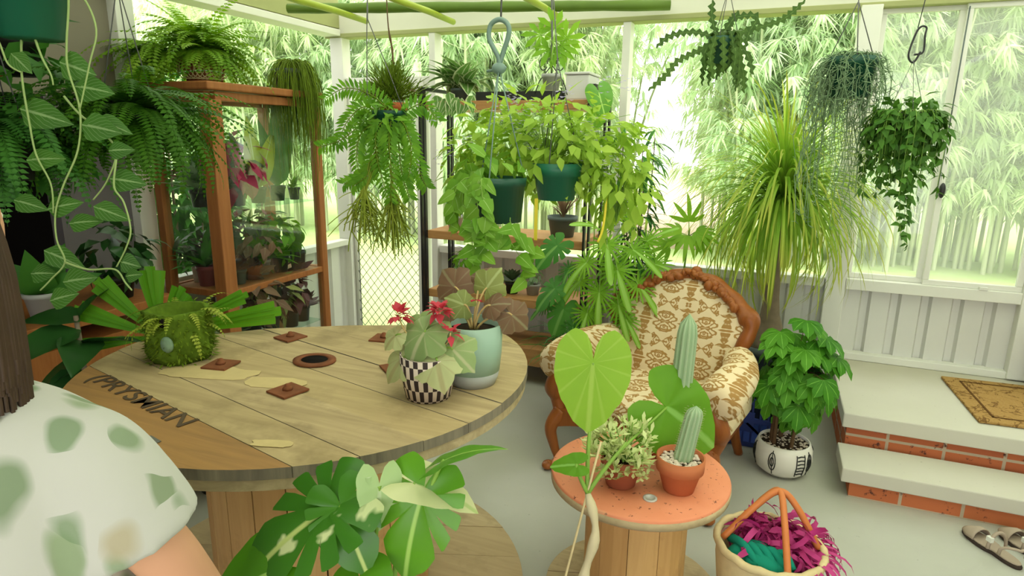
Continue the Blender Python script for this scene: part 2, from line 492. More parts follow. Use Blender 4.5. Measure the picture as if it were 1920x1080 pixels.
# concrete
def concrete(name, a, b, stain, rough):
    m, nt = newmat(name); v = coords(nt)
    f = noise(nt, v, 1.6, 5, .6); g = noise(nt, v, 40, 3, .7); h = noise(nt, v, .9, 3)
    col = mixc(nt, f, a, b)
    col = mixc(nt, step_(nt, h, .5, .72), col, stain)
    col = mixc(nt, step_(nt, g, .68, .75), col, tuple(x * .72 for x in a))
    finish(nt, col, rough, .35, g, .08, .003); return m
M['floor'] = concrete('concrete_floor', (.36, .36, .31), (.50, .50, .45), (.34, .35, .25), .42)
M['slab'] = concrete('step_slab', (.50, .48, .40), (.60, .58, .50), (.46, .43, .33), .7)
# brick course
m, nt = newmat('red_brick'); tc = N(nt, 'ShaderNodeTexCoord')
sx = N(nt, 'ShaderNodeSeparateXYZ'); nt.links.new(tc.outputs['Object'], sx.inputs[0])
cx = N(nt, 'ShaderNodeCombineXYZ'); nt.links.new(math_(nt, 'ADD', sx.outputs[0], sx.outputs[1]), cx.inputs[0]); nt.links.new(sx.outputs[2], cx.inputs[1])
br = N(nt, 'ShaderNodeTexBrick'); nt.links.new(cx.outputs[0], br.inputs['Vector'])
br.inputs['Scale'].default_value = 1; br.inputs['Brick Width'].default_value = .235; br.inputs['Row Height'].default_value = .09
br.inputs['Mortar Size'].default_value = .007; br.offset = 0
br.inputs['Color1'].default_value = (.50, .15, .06, 1); br.inputs['Color2'].default_value = (.40, .11, .05, 1); br.inputs['Mortar'].default_value = (.45, .36, .26, 1)
f = noise(nt, tc.outputs['Object'], 22, 4, .7)
col = mixc(nt, step_(nt, f, .60, .68), br.outputs['Color'], (.10, .04, .03))
finish(nt, col, .85, .15, f, .3, .004); M['brick'] = m
# door mat
m, nt = newmat('coir_mat'); v = coords(nt)
f = noise(nt, v, 120, 2); g = noise(nt, v, 9, 4, .6, .8)
col = mixc(nt, f, (.30, .17, .05), (.46, .29, .11)); col = mixc(nt, step_(nt, math_(nt, 'ABSOLUTE', math_(nt, 'SUBTRACT', g, .5)), .025, .008), col, (.17, .09, .03))
finish(nt, col, .95, .05, f, .5, .006); M['mat'] = m
# damask upholstery: mirrored curling motifs
def damask(name, sx_, sz_):
    m, nt = newmat(name); tc = N(nt, 'ShaderNodeTexCoord'); sp = N(nt, 'ShaderNodeSeparateXYZ'); nt.links.new(tc.outputs['Object'], sp.inputs[0])
    x = math_(nt, 'PINGPONG', sp.outputs[0], sx_); z = math_(nt, 'PINGPONG', math_(nt, 'ADD', sp.outputs[2], math_(nt, 'MULTIPLY', sp.outputs[1], .8)), sz_)
    cx = N(nt, 'ShaderNodeCombineXYZ'); nt.links.new(x, cx.inputs[0]); nt.links.new(z, cx.inputs[1])
    f = noise(nt, cx.outputs[0], 21, 1.2, .45, .9); g = noise(nt, cx.outputs[0], 34, 1, .5, .6); bb = noise(nt, tc.outputs['Object'], 8, 2)
    ring = step_(nt, math_(nt, 'ABSOLUTE', math_(nt, 'SUBTRACT', f, .52)), .062, .045)
    fill = math_(nt, 'MULTIPLY', step_(nt, f, .575, .59), step_(nt, g, .46, .5))
    k = math_(nt, 'MAXIMUM', ring, fill)
    base = mixc(nt, bb, (.70, .55, .34), (.78, .66, .45))
    col = mixc(nt, math_(nt, 'MULTIPLY', k, .92), base, mixc(nt, g, (.30, .15, .03), (.40, .22, .06)))
    finish(nt, col, .85, .15, k, .3, .004); return m
M['damask'] = damask('damask_velvet', .105, .125)
# floral shirt
m, nt = newmat('floral_cotton'); v = coords(nt)
nz = N(nt, 'ShaderNodeTexNoise'); nz.inputs['Scale'].default_value = 9; nt.links.new(v, nz.inputs['Vector'])
va = N(nt, 'ShaderNodeVectorMath'); va.operation = 'MULTIPLY_ADD'; nt.links.new(nz.outputs['Color'], va.inputs[0]); va.inputs[1].default_value = (.05, .05, .05); nt.links.new(v, va.inputs[2])
col = None
for (rot, sc3, lo, pale, dark) in (((.2, .75, .1), (17, 17, 7), .52, (.24, .30, .17), (.11, .19, .08)), ((.1, -.7, .3), (19, 19, 8), .60, (.26, .33, .20), (.13, .22, .10)), ((.9, .2, .3), (12, 12, 12), .80, (.42, .31, .27), (.40, .34, .22))):
    vo = N(nt, 'ShaderNodeTexVoronoi'); vo.inputs['Scale'].default_value = 1
    mp = N(nt, 'ShaderNodeMapping'); mp.inputs['Scale'].default_value = sc3; mp.inputs['Rotation'].default_value = rot
    nt.links.new(va.outputs[0], mp.inputs[0]); nt.links.new(mp.outputs[0], vo.inputs['Vector'])
    sc_ = N(nt, 'ShaderNodeSeparateColor'); nt.links.new(vo.outputs['Color'], sc_.inputs[0])
    k = math_(nt, 'MULTIPLY', step_(nt, vo.outputs['Distance'], .46, .30), step_(nt, sc_.outputs[0], lo, lo + .03))
    col = mixc(nt, math_(nt, 'MULTIPLY', k, .8), col if col is not None else (.52, .51, .485), mixc(nt, sc_.outputs[1], dark, pale))
finish(nt, col, .85, .15, noise(nt, v, 12, 3), .3, .01); M['shirt'] = m
# checkered pot weave
m, nt = newmat('checkered_weave'); uv = N(nt, 'ShaderNodeUVMap'); mp = N(nt, 'ShaderNodeMapping'); mp.inputs['Scale'].default_value = (36, 13, 1); mp.inputs['Rotation'].default_value = (0, 0, .0)
nt.links.new(uv.outputs[0], mp.inputs[0]); ck = N(nt, 'ShaderNodeTexChecker'); ck.inputs['Scale'].default_value = 1
ck.inputs['Color1'].default_value = (.72, .60, .52, 1); ck.inputs['Color2'].default_value = (.045, .03, .03, 1)
nt.links.new(mp.outputs[0], ck.inputs['Vector']); finish(nt, ck.outputs[0], .7, .2); M['check'] = m
# lawn
m, nt = newmat('lawn'); v = coords(nt)
f = noise(nt, v, .5, 5, .65); g = noise(nt, v, 14, 4, .7)
col = mixc(nt, f, (.44, .58, .22), (.62, .70, .36)); col = mixc(nt, math_(nt, 'MULTIPLY', g, .5), col, (.34, .50, .16))
finish(nt, col, .95, .05, g, .5, .03); M['lawn'] = m
M['dirt'] = plain('dirt_path', (.50, .40, .28), .95, .05, .25, 3)
# translucent roof sheet
m, nt = newmat('roof_sheet')
t = N(nt, 'ShaderNodeBsdfTransparent'); t.inputs[0].default_value = (.97, 1, .93, 1)
tl = N(nt, 'ShaderNodeBsdfTranslucent'); tl.inputs[0].default_value = (.9, .94, .84, 1)
d = N(nt, 'ShaderNodeBsdfDiffuse'); d.inputs[0].default_value = (.62, .65, .52, 1)
a = N(nt, 'ShaderNodeMixShader'); a.inputs[0].default_value = .5; nt.links.new(tl.outputs[0], a.inputs[1]); nt.links.new(d.outputs[0], a.inputs[2])
b = N(nt, 'ShaderNodeMixShader'); b.inputs[0].default_value = .62; nt.links.new(t.outputs[0], b.inputs[1]); nt.links.new(a.outputs[0], b.inputs[2])
o = N(nt, 'ShaderNodeOutputMaterial'); nt.links.new(b.outputs[0], o.inputs[0]); M['roof'] = m

# leaf materials
M['l_mid'] = leaf('leaf_mid', (.05, .20, .015), (.17, .42, .03))
M['l_fern'] = leaf('fern_green', (.025, .12, .01), (.09, .27, .025), trans=.35)
M['l_maiden'] = leaf('feathery_green', (.09, .27, .015), (.24, .46, .04), trans=.35)
M['l_dark'] = leaf('dark_leaf', (.008, .05, .012), (.03, .12, .03), trans=.12, spec=.5, rough=.3)
M['l_deep'] = leaf('deep_leaf', (.02, .11, .02), (.07, .26, .04), trans=.22)
M['l_lime'] = leaf('lime_leaf', (.24, .42, .035), (.46, .62, .10), trans=.4, yel=False)
M['l_vine'] = leaf('vine_leaf', (.09, .30, .02), (.24, .50, .08), (.36, .55, .16), .035, trans=.35)
M['l_heart'] = leaf('elephant_ear', (.19, .40, .03), (.32, .51, .06), (.38, .55, .10), .008, .35, polar=True, lat=12, yel=False)
M['l_heart2'] = leaf('elephant_ear_deep', (.07, .26, .015), (.17, .42, .04), (.24, .48, .10), .010, .3, polar=True)
M['l_monst'] = leaf('variegated_split_leaf', (.02, .13, .012), (.07, .26, .025), (.50, .60, .20), .006, .25, polar=True, rough=.3, spec=.5, blotch=((.62, .68, .36), 9, .60))
M['l_monst2'] = leaf('green_split_leaf', (.05, .23, .012), (.13, .38, .03), (.40, .62, .15), .006, .35, polar=True, rough=.3, spec=.5)
M['l_cream'] = leaf('cream_leaf', (.62, .64, .32), (.75, .75, .48), (.5, .6, .25), .01, .3, polar=True, yel=False)
M['l_pale'] = leaf('pale_underside', (.36, .52, .22), (.50, .64, .34), (.6, .7, .45), .01, .3, polar=True, yel=False)
M['l_sello'] = leaf('lobed_leaf', (.10, .32, .02), (.26, .54, .05), (.34, .58, .12), .012, .35, polar=True)
M['l_sellod'] = leaf('lobed_leaf_dark', (.03, .16, .025), (.08, .28, .05), (.16, .34, .08), .012, .25, polar=True)
M['l_pony'] = leaf('ponytail_blade', (.16, .34, .03), (.36, .52, .07), None, trans=.35, tip=(.46, .46, .08), yel=False)
M['l_grey'] = leaf('grey_green_string', (.17, .28, .14), (.30, .42, .24), None, trans=.2, yel=False)
M['l_string'] = leaf('yellow_green_string', (.20, .34, .03), (.36, .48, .08), None, trans=.2)
M['l_rhip'] = leaf('olive_string', (.09, .19, .012), (.20, .33, .03), None, trans=.2)
M['l_fish'] = leaf('zigzag_cactus', (.02, .065, .01), (.06, .14, .02), (.10, .18, .04), .06, .04)
M['l_palm'] = leaf('fan_palm', (.045, .20, .012), (.14, .40, .025), (.10, .34, .02), .05, .3, lat=0)
M['l_vstripe'] = leaf('striped_vine_leaf', (.03, .11, .02), (.06, .19, .03), (.22, .34, .14), .06, .25, lat=7)
M['l_varieg'] = leaf('variegated_leaf', (.09, .20, .04), (.16, .32, .07), (.5, .58, .35), .05, .25, edge=((.55, .62, .36), .36), yel=False)
M['l_jade'] = leaf('jade_cream_leaf', (.42, .54, .18), (.76, .80, .42), None, trans=.2, edge=((.74, .68, .40), .40), yel=False)
M['l_rex'] = leaf('rex_leaf', (.20, .32, .10), (.38, .48, .22), (.50, .52, .30), .014, .3, polar=True, lat=9, yel=False)
M['l_rexpale'] = leaf('rex_pale_leaf', (.45, .50, .24), (.60, .62, .34), (.45, .42, .22), .02, .3, polar=True, lat=9, yel=False)
M['l_bronze'] = leaf('bronze_begonia', (.13, .085, .065), (.22, .16, .11), (.26, .22, .13), .014, .3, polar=True, lat=9)
M['l_begreen'] = leaf('begonia_olive', (.16, .24, .08), (.28, .36, .14), (.40, .46, .2), .014, .3, polar=True, lat=9)
M['l_banana'] = leaf('broad_yellow_leaf', (.26, .40, .02), (.42, .52, .06), (.5, .6, .2), .05, .45)
M['l_succ'] = leaf('succulent_dark', (.03, .07, .03), (.09, .15, .08), None, trans=.08)
M['l_purple'] = leaf('purple_leaf', (.05, .025, .03), (.12, .06, .06), None, trans=.15)
M['l_pachira'] = leaf('pachira_leaf', (.03, .18, .012), (.10, .34, .025), (.22, .5, .07), .04, .3)
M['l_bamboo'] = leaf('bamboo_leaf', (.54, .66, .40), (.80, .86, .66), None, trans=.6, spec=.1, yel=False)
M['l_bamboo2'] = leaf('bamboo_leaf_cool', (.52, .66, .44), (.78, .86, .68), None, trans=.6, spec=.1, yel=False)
M['l_finger'] = leaf('finger_leaf', (.10, .30, .02), (.26, .52, .05), None, trans=.35)
M['l_leafy'] = leaf('hoya_leaf', (.03, .12, .018), (.09, .25, .035), None, trans=.25)

# ------------------------------------------------------------------ setting
def struct(mb, name, mats, **k):
    return mb.build(name, mats, kind='structure', **k)

b = MB(); box(b, -3.25, -1.6, -.1, 2.0, 4.26, 0); struct(b, 'floor', M['floor'])
b = MB(); box(b, -30, -6, -.35, 30, 40, -.12); g = struct(b, 'ground', M['lawn'])
b = MB(); prism(b, [(-2.9, 10.2), (-1.0, 10.4), (-1.3, 22), (-4.6, 22)], -.12, -.105); struct(b, 'garden_path', M['dirt'])

def corr(mb, a, c, z0, z1, per=.145, dep=.022, nrm=(0, -1)):
    """trapezoid-ribbed sheet from a to c (x, y)"""
    a = V((a[0], a[1], 0)); c = V((c[0], c[1], 0)); L = (c - a).length; d = (c - a) / L; n = V((nrm[0], nrm[1], 0))
    pts = []; x = 0
    while x < L:
        for k, h in ((0, 0), (.62, 0), (.70, 1), (.92, 1)):
            if x + k * per <= L: pts.append((x + k * per, h * dep))
        x += per
    pts.append((L, 0))
    base = len(mb.v)
    for (x, h) in pts:
        p = a + d * x - n * h
        mb.v += [(p.x, p.y, z0), (p.x, p.y, z1)]
    for i in range(len(pts) - 1):
        q = base + 2 * i; mb.face([q, q + 2, q + 3, q + 1], None, 0, .5, False)

WY = 4.2
b = MB()
corr(b, (-2.33, WY), (.36, WY), 0, .74)
corr(b, (-3.16, WY), (-3.06, WY), 0, .74)
corr(b, (.44, WY), (2.0, WY), .30, .74, .155, .03)
struct(b, 'wall_back', M['corr'])
# left: low corrugated stretch beside the cabinet, then the house wall and a doorway whose darkness is painted near-black
b = MB()
corr(b, (-3.16, 4.2), (-3.16, 2.46), 0, .74, nrm=(1, 0))
struct(b, 'wall_left', M['corr'])
b = MB()
box(b, -3.26, 1.99, 0, -3.18, 2.42, 1.75, 0)
box(b, -3.26, -1.6, 1.75, -3.18, 2.42, 2.9, 1)
box(b, -3.26, -1.6, 0, -3.18, .6, 1.75, 0)
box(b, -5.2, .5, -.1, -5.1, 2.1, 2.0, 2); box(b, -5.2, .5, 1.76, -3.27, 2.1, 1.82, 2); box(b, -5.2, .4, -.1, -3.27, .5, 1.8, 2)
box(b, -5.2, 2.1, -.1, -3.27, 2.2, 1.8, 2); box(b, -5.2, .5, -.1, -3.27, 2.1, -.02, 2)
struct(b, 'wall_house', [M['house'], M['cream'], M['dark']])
b = MB(); box(b, 1.96, -1.6, 0, 2.04, 4.2, 2.5); struct(b, 'wall_right', M['white'])
b = MB(); box(b, -3.25, -1.68, 0, -1.5, -1.6, 2.6); box(b, -1.5, -1.68, 0, 2.04, -1.6, .2); box(b, -1.5, -1.68, 2.5, 2.04, -1.6, 2.6); struct(b, 'wall_front_light_block', M['house'])  # unseen wall added behind the camera, its opening shaped to control the light
# ceiling: translucent sheet, and the boarded house eave, extended unseen to darken the left and foreground
b = MB(); box(b, -3.05, -.2, 2.66, 2.1, 4.5, 2.664); struct(b, 'ceiling', M['roof'])
b = MB(); box(b, -5.3, -1.6, 2.60, -3.05, 2.4, 2.64); box(b, -3.05, -1.6, 2.60, -1.35, 1.85, 2.64); box(b, -1.35, -1.6, 2.60, 2.04, .35, 2.64); struct(b, 'ceiling_eave_light_block', M['eave'])
# beams
tn = [0]
def trim(mb, mat=None, **k):
    tn[0] += 1
    return struct(mb, 'trim_%d' % tn[0], mat or M['white'], bevel=.004, **k)
b = MB(); box(b, -3.25, 4.15, 2.315, 2.04, 4.25, 2.53); trim(b, M['beam'])
b = MB(); box(b, -3.25, 4.135, 2.295, 2.04, 4.26, 2.325); trim(b, M['eave'])
b = MB(); box(b, -3.24, -1.5, 2.36, -3.12, 4.149, 2.56); trim(b, M['eave'])
b = MB(); box(b, -3.25, -1.5, 2.305, -3.10, 4.13, 2.35); trim(b, M['white'])
for x in (-2.2, -.95, .3):
    b = MB(); beam(b, (x, -.1, 2.60), (x, 4.4, 2.60), .05, .09); trim(b, M['beam'])
def post(x0, x1, z0=0, z1=2.31, y0=4.14, y1=4.24, mat=None):
    b = MB(); box(b, x0, y0, z0, x1, y1, z1); trim(b, mat)
post(-3.21, -3.10); post(-2.36, -2.31); post(-.975, -.925); post(.335, .44, 0, 2.31, 4.12, 4.25)
post(-2.48, -2.41, 0, 1.98)
b = MB(); box(b, -3.22, 2.36, 0, -3.12, 2.46, 2.6); trim(b)
b = MB(); box(b, -3.09, 4.16, 1.95, -2.37, 4.22, 2.01); trim(b)
b = MB(); box(b, -2.30, 4.15, .735, .33, 4.25, .79); trim(b)
b = MB(); box(b, -3.19, 2.47, .735, -3.11, 4.13, .78); trim(b)
b = MB(); box(b, .445, 4.14, .735, 1.955, 4.25, .80); trim(b)
b = MB(); box(b, .445, 4.15, .301, 1.955, 4.22, .345); trim(b)
post(1.30, 1.42, .31, 2.31, 4.13, 4.25)
# sliding windows
def window(name, x0, x1, yy, lab=None):
    b = MB(); z0, z1, w = .80, 2.30, .03
    box(b, x0, yy, z0, x1, yy + .03, z0 + w); box(b, x0, yy, z1 - w, x1, yy + .03, z1)
    box(b, x0, yy, z0 + w, x0 + w, yy + .03, z1 - w); box(b, x1 - w, yy, z0 + w, x1, yy + .03, z1 - w)
    f = struct(b, name, M['white'], bevel=.003)
    b = MB(); box(b, x0 + w, yy + .012, z0 + w, x1 - w, yy + .018, z1 - w); b.build('pane', M['pane'], f)
    return f
w1 = window('window_1', .442, .835, 4.19)
w2 = window('window_2', .83, 1.30, 4.155)
b = MB(); blob(b, (.848, 4.135, 1.335), .017, .018, .042); b.build('latch', M['black'], w2, label='black oval window latch')
b = MB(); tube(b, [(.826, 4.15, 1.3), (.834, 4.15, 1.6)], .003); tube(b, [(.834, 4.15, 1.6), (.838, 4.15, 2.28)], .003); b.build('track_strip', M['pdgrey'], w2)
b = MB(); box(b, 1.1, 4.135, .80, 1.14, 4.15, .815); b.build('catch', M['white'], w2)
# chain-link gate
b = MB(); x0, x1, z0, z1 = -3.085, -2.485, .03, 1.93
for (p, q) in (((x0, z0), (x0, z1)), ((x1, z0), (x1, z1)), ((x0, z0), (x1, z0)), ((x0, z1), (x1, z1))):
    tube(b, [(p[0], 4.19, p[1]), (q[0], 4.19, q[1])], .015, sides=8)
d1 = struct(b, 'door_1', M['white'])
b = MB(); st = .082
k = -2.0
while k < 2.0:
    for sg in (1, -1):
        # x - x0 = t ; z = z0 + k + sg*t*1.15
        pts = []
        for t in (0, x1 - x0):
            pts.append((t, (k if sg > 0 else k + .7) + sg * t * 1.15))
        (t0, a0), (t1, a1) = pts; lo, hi = 0, z1 - z0
        def cl(z): return t0 + (z - a0) / (a1 - a0) * (t1 - t0)
        za, zb = max(lo, min(hi, a0)), max(lo, min(hi, a1))
        if abs(za - zb) > .01:
            tube(b, [(x0 + cl(za), 4.19 + .003 * sg, z0 + za), (x0 + cl(zb), 4.19 + .003 * sg, z0 + zb)], .003, sides=3)
    k += st
b.build('chain_link_mesh', plain('wire_grey', (.17, .19, .15), .5, .3), d1)

# steps
t = thing('concrete_landing', 'upper concrete landing on a red brick course under the sliding windows', 'step', (.42, 3.27, 0))
b = MB(); box(b, .42, 3.27, .225, 1.95, 4.19, .30); b.build('slab', M['slab'], t, bevel=.006)
b = MB(); box(b, .445, 3.30, 0, 1.95, 4.12, .225); b.build('brick_course', M['brick'], t)
t = thing('concrete_step', 'lower concrete step with brick riser, in front of the landing', 'step', (.44, 2.99, 0))
b = MB(); box(b, .41, 2.99, .075, 1.95, 3.268, .145); b.build('slab', M['slab'], t, bevel=.006)
b = MB(); box(b, .45, 3.01, 0, 1.95, 3.268, .075); b.build('brick_course', M['brick'], t)
b = MB(); Mx = Matrix.Translation((1.0, 3.40, .302)) @ Matrix.Rotation(rad(3), 4, 'Z')
box(b, 0, 0, 0, .92, .62, .014, M=Mx)
t = b.build('doormat', M['mat'], loc=(1.0, 3.40, .302), label='brown coir doormat with dark border line on the concrete landing', cat='doormat', bevel=.004)
b = MB(); 
for (x0, y0, x1, y1) in ((.07, .06, .08, .56), (.07, .06, .9, .068), (.07, .55, .9, .56)): box(b, x0, y0, .0145, x1, y1, .0165, M=Mx)
b.build('border_line', plain('dark_border', (.12, .06, .02), .95, .05), t)

# bamboo poles under the roof
b = MB(); tube(b, [V((-2.954, 3.413, 2.36)).lerp(V((-.681, 4.066, 2.36)), i / 12) for i in range(13)], .03, .027, 10, rf=lambda k: .029 + (.004 if abs((k * 12) % 2 - 1) < .1 else 0))
b.build('bamboo_pole', M['bamboodark'], loc=(-2.954, 3.413, 2.36), label='long dark green bamboo pole slung lengthwise below the roof beam', cat='pole')
for (x, y, lab) in ((-2.54, 3.66, 'yellow-green bamboo pole ending nearest the left corner post'), (-2.016, 3.86, 'yellow-green bamboo pole ending above the black plant rack'), (-1.327, 3.95, 'yellow-green bamboo pole ending above the hanging umbrella plant')):
    b = MB(); tube(b, [(x + .06 * i / 8, y - 2.6 * i / 8, 2.304 + .006 * (i % 2)) for i in range(9)], .019, .022, 8)
    b.build('bamboo_pole', M['bamboopole'], loc=(x, y, 2.304), label=lab, cat='pole', group='yellow-green bamboo cross poles')

# ------------------------------------------------------------------ bamboo grove
rnd = random.Random(5)
def grove_mesh(seed, mat):
    r = random.Random(seed)
    c = MB(); f = MB()
    for i in range(26):
        a = r.uniform(0, 2 * PI); q = r.uniform(.05, .8)
        x, y = q * math.cos(a), q * math.sin(a); h = r.uniform(3.6, 6.0); lean = r.uniform(.2, 1.2)
        pts = [V((x + lean * math.cos(a) * (k / 7) ** 2.2, y + lean * math.sin(a) * (k / 7) ** 2.2, h * k / 7)) for k in range(8)]
        tube(c, pts, r.uniform(.022, .038), .008, 5, 0, r.random(), False)
        for j in range(32):
            k = r.uniform(.14, 1) ** .8 * 7; i0 = min(6, int(k)); p = pts[i0].lerp(pts[i0 + 1], k - i0)
            az = r.uniform(0, 2 * PI); L = r.uniform(.25, .8)
            e = p + V((math.cos(az) * L, math.sin(az) * L, r.uniform(-.15, .35)))
            tube(c, [p, e], .005, .002, 3, 0, .5, False)
            for q2 in range(r.randint(3, 5)):
                o = p.lerp(e, r.uniform(.4, 1.05)); tt = r.random()
                a0 = az + r.uniform(-.9, .9)
                for b_ in range(r.randint(4, 7)):
                    aa = a0 + r.uniform(-.9, .9); dd = dirv(aa, r.uniform(-1.2, .1))
                    kite(f, o, dd, V((0, 0, 1)), r.uniform(.18, .36), r.uniform(.024, .042), 0, min(1, max(0, tt + r.uniform(-.25, .25))), .35, .12)
    return c, f
protos = []
spots = [(-13.2, 12.2), (-10.3, 10.4), (-8.6, 9.2), (-6.9, 9.7), (-5.7, 10.6), (-4.6, 9.4), (-3.7, 10.3), (-3.35, 11.6),
         (-.42, 11.2), (.08, 9.8), (.62, 10.6), (1.25, 11.8), (1.75, 10.4), (2.55, 11.2), (3.35, 10.3), (4.3, 11.6)]
places = ['far left behind the glass cabinet', 'behind the drooping plant on the cabinet top', 'behind the left corner post', 'behind the chain-link gate', 'behind the hook of the centre basket',
          'behind the left end of the plant rack', 'behind the middle of the plant rack', 'just left of the bright gap in the grove', 'just right of the bright gap in the grove', 'behind the zigzag hanging cactus',
          'behind the ponytail palm', 'behind the hanging string plant', 'behind the left sliding pane', 'behind the window latch', 'behind the right sliding pane', 'at the right edge of the right sliding pane']
for i, (x, y) in enumerate(spots):
    lab = 'pale green bamboo clump on the lawn ' + places[i]
    sc = rnd.uniform(.92, 1.12)
    if i < 4:
        c, f = grove_mesh(40 + i, None)
        r_ = thing('bamboo_clump', lab, 'bamboo', (0, 0, 0), 'bamboo clumps beyond the enclosure')
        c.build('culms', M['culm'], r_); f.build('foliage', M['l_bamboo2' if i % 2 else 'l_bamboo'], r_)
        protos.append(r_)
    else:
        src = protos[i % 4]; r_ = src.copy(); COL.objects.link(r_); r_['label'] = lab
        for ch in src.children:
            q = ch.copy(); COL.objects.link(q); q.parent = r_
    r_.location = (x, y, -.12); r_.rotation_euler = (0, 0, rnd.uniform(0, 6.28)); r_.scale = (sc, sc, sc)

sh = thing('shrub', 'dark leafy shrub added outside the left opening to darken the view through the glass cabinet', 'shrub', (-4.15, 3.35, -.12))  # foliage added outside to darken the cabinet view; also blocks light from the left
f = MB(); c_ = MB(); r = random.Random(77)
for i in range(2600):
    d = V((r.gauss(0, 1), r.gauss(0, 1), r.gauss(0, 1))).normalized(); p = V((-4.15 + d.x * .45, 3.42 + d.y * .42, 1.22 + d.z * .95)) 
    p = p.lerp(V((-4.15, 3.42, 1.2)), r.random() ** 2 * .7)
    kite(f, p, (d + V((r.uniform(-.7, .7), r.uniform(-.7, .7), -.4))).normalized(), V((0, 0, 1)), r.uniform(.08, .14), r.uniform(.035, .055), 0, r.random())
for i in range(9):
    a = i * .7; tube(c_, [V((-4.15, 3.42, -.12)), V((-4.15 + .25 * math.cos(a), 3.42 + .25 * math.sin(a), .8)), V((-4.15 + .35 * math.cos(a), 3.42 + .35 * math.sin(a), 1.7))], .02, .006, 5)
f.build('foliage', M['l_deep'], sh); c_.build('stems', M['bark'], sh)

# ------------------------------------------------------------------ cable drum table
TX, TY, TZ, TR = -1.323, 1.549, .87, .69
root = thing('cable_drum_table', 'large weathered timber cable drum used as a table', 'table', (TX, TY, 0))
ang = math.atan2(.277, -1.17) + PI       # plank direction
def disc(cx, cy, r, n=72): return [(cx + r * math.cos(2 * PI * i / n), cy + r * math.sin(2 * PI * i / n)) for i in range(n)]
back = [(-2.00, 1.36), (-1.97, 1.49), (-1.74, 1.74), (-1.47, 1.92), (-1.16, 2.08), (-.93, 2.14), (-.80, 2.03)]
outline = disc(TX, TY, TR)
for i in range(len(back) - 1):
    a0, a1 = back[i], back[i + 1]; nx, ny = -(a1[1] - a0[1]), a1[0] - a0[0]
    if i in (1, 2, 3, 4): outline = clip(outline, nx, ny, nx * a0[0] + ny * a0[1])
def planks(mb, outline, ang, edges, cx, cy, z0, z1, mi, seed, gap=.0008, top=None):
    r = random.Random(seed); nx, ny = -math.sin(ang), math.cos(ang)
    for i in range(len(edges) - 1):
        c0 = nx * cx + ny * cy + edges[i] + gap; c1 = nx * cx + ny * cy + edges[i + 1] - gap
        P = clip(clip(outline, nx, ny, c1), -nx, -ny, -c0)
        if len(P) > 2:
            dz = r.uniform(-.0015, .0015)
            prism(mb, P, z0, z1 + dz, mi if not callable(mi) else mi(i), r.random(), mside=2)
b = MB()
ed = [-.70, -.455, -.335, -.19, -.05, .10, .24, .38, .54, .70]
# offset of the orange plank edge from the centre
planks(b, outline, ang, ed, TX, TY, TZ - .028, TZ, lambda i: 1 if i <= 0 else 0, 3)
top = b.build('tabletop', [M['drum'], M['drumorange'], M['drumrim']], root, bevel=.0025)
for v_ in ():
    pass
b = MB(); planks(b, [(TX + (x - TX) * .992, TY + (y - TY) * .992) for x, y in outline], ang + rad(62), [-.72, -.5, -.3, -.1, .1, .3, .5, .72], TX, TY, TZ - .058, TZ - .029, 0, 4)
b.build('lower_ply', [M['drumlow'], M['drumlow'], M['drumlow']], root, bevel=.0025, label='paler lower layer of planks at the rim')
b = MB(); nst = 22
for i in range(nst):
    a0 = 2 * PI * i / nst; a1 = 2 * PI * (i + 1) / nst - .012; q = []
    for a in (a0, (a0 + a1) / 2, a1): q.append((TX + .352 * math.cos(a), TY + .352 * math.sin(a)))
    for a in (a1, (a0 + a1) / 2, a0): q.append((TX + .325 * math.cos(a), TY + .325 * math.sin(a)))
    prism(b, q, .06, TZ - .059, 0, (i * 7 % 5) / 5)
b.build('barrel', M['pine'], root, label='pine stave barrel')
b = MB(); planks(b, disc(TX, TY, TR), .35, [-.72, -.55, -.38, -.2, -.02, .16, .34, .52, .72], TX, TY, .03, .058, 0, 6)
planks(b, disc(TX, TY, TR * .995), 1.5, [-.72, -.4, -.1, .2, .5, .72], TX, TY, 0, .029, 0, 6)
b.build('base_disc', [M['drumlow'], M['drumlow'], M['drumlow']], root, bevel=.002)
for j, (x, y) in enumerate([(-.236, .157), (.074, .287), (.279, .047), (.10, -.236), (-.236, -.157)]):
    b = MB(); Mx = Matrix.Translation((TX + x, TY + y, TZ + .0015)) @ Matrix.Rotation(ang + .5 * math.sin(j * 2.1), 4, 'Z')
    box(b, -.042, -.042, 0, .042, .042, .006, M=Mx); pl = b.build('bolt_plate', M['rust'], root, bevel=.001)
    b = MB(); lathe(b, [(.015, 0), (.015, .007), (.009, .009), (.008, .016), (.004, .018)], (TX + x, TY + y, TZ + .0075), 6); b.build('bolt', M['rust'], pl)
b = MB(); lathe(b, [(.062, .001), (.062, .006), (.040, .008), (.040, .002), (.0001, .002)], (TX, TY, TZ), 28, sx=1.15); hb = b.build('hub_ring', M['rust'], root, label='rusted iron hub ring')
b = MB(); lathe(b, [(.038, .0), (.038, .003), (.0001, .003)], (TX, TY, TZ + .003), 24, sx=1.15); b.build('hub_hole_shade', M['dark'], hb)  # black disc painted in for the shade of the open hub
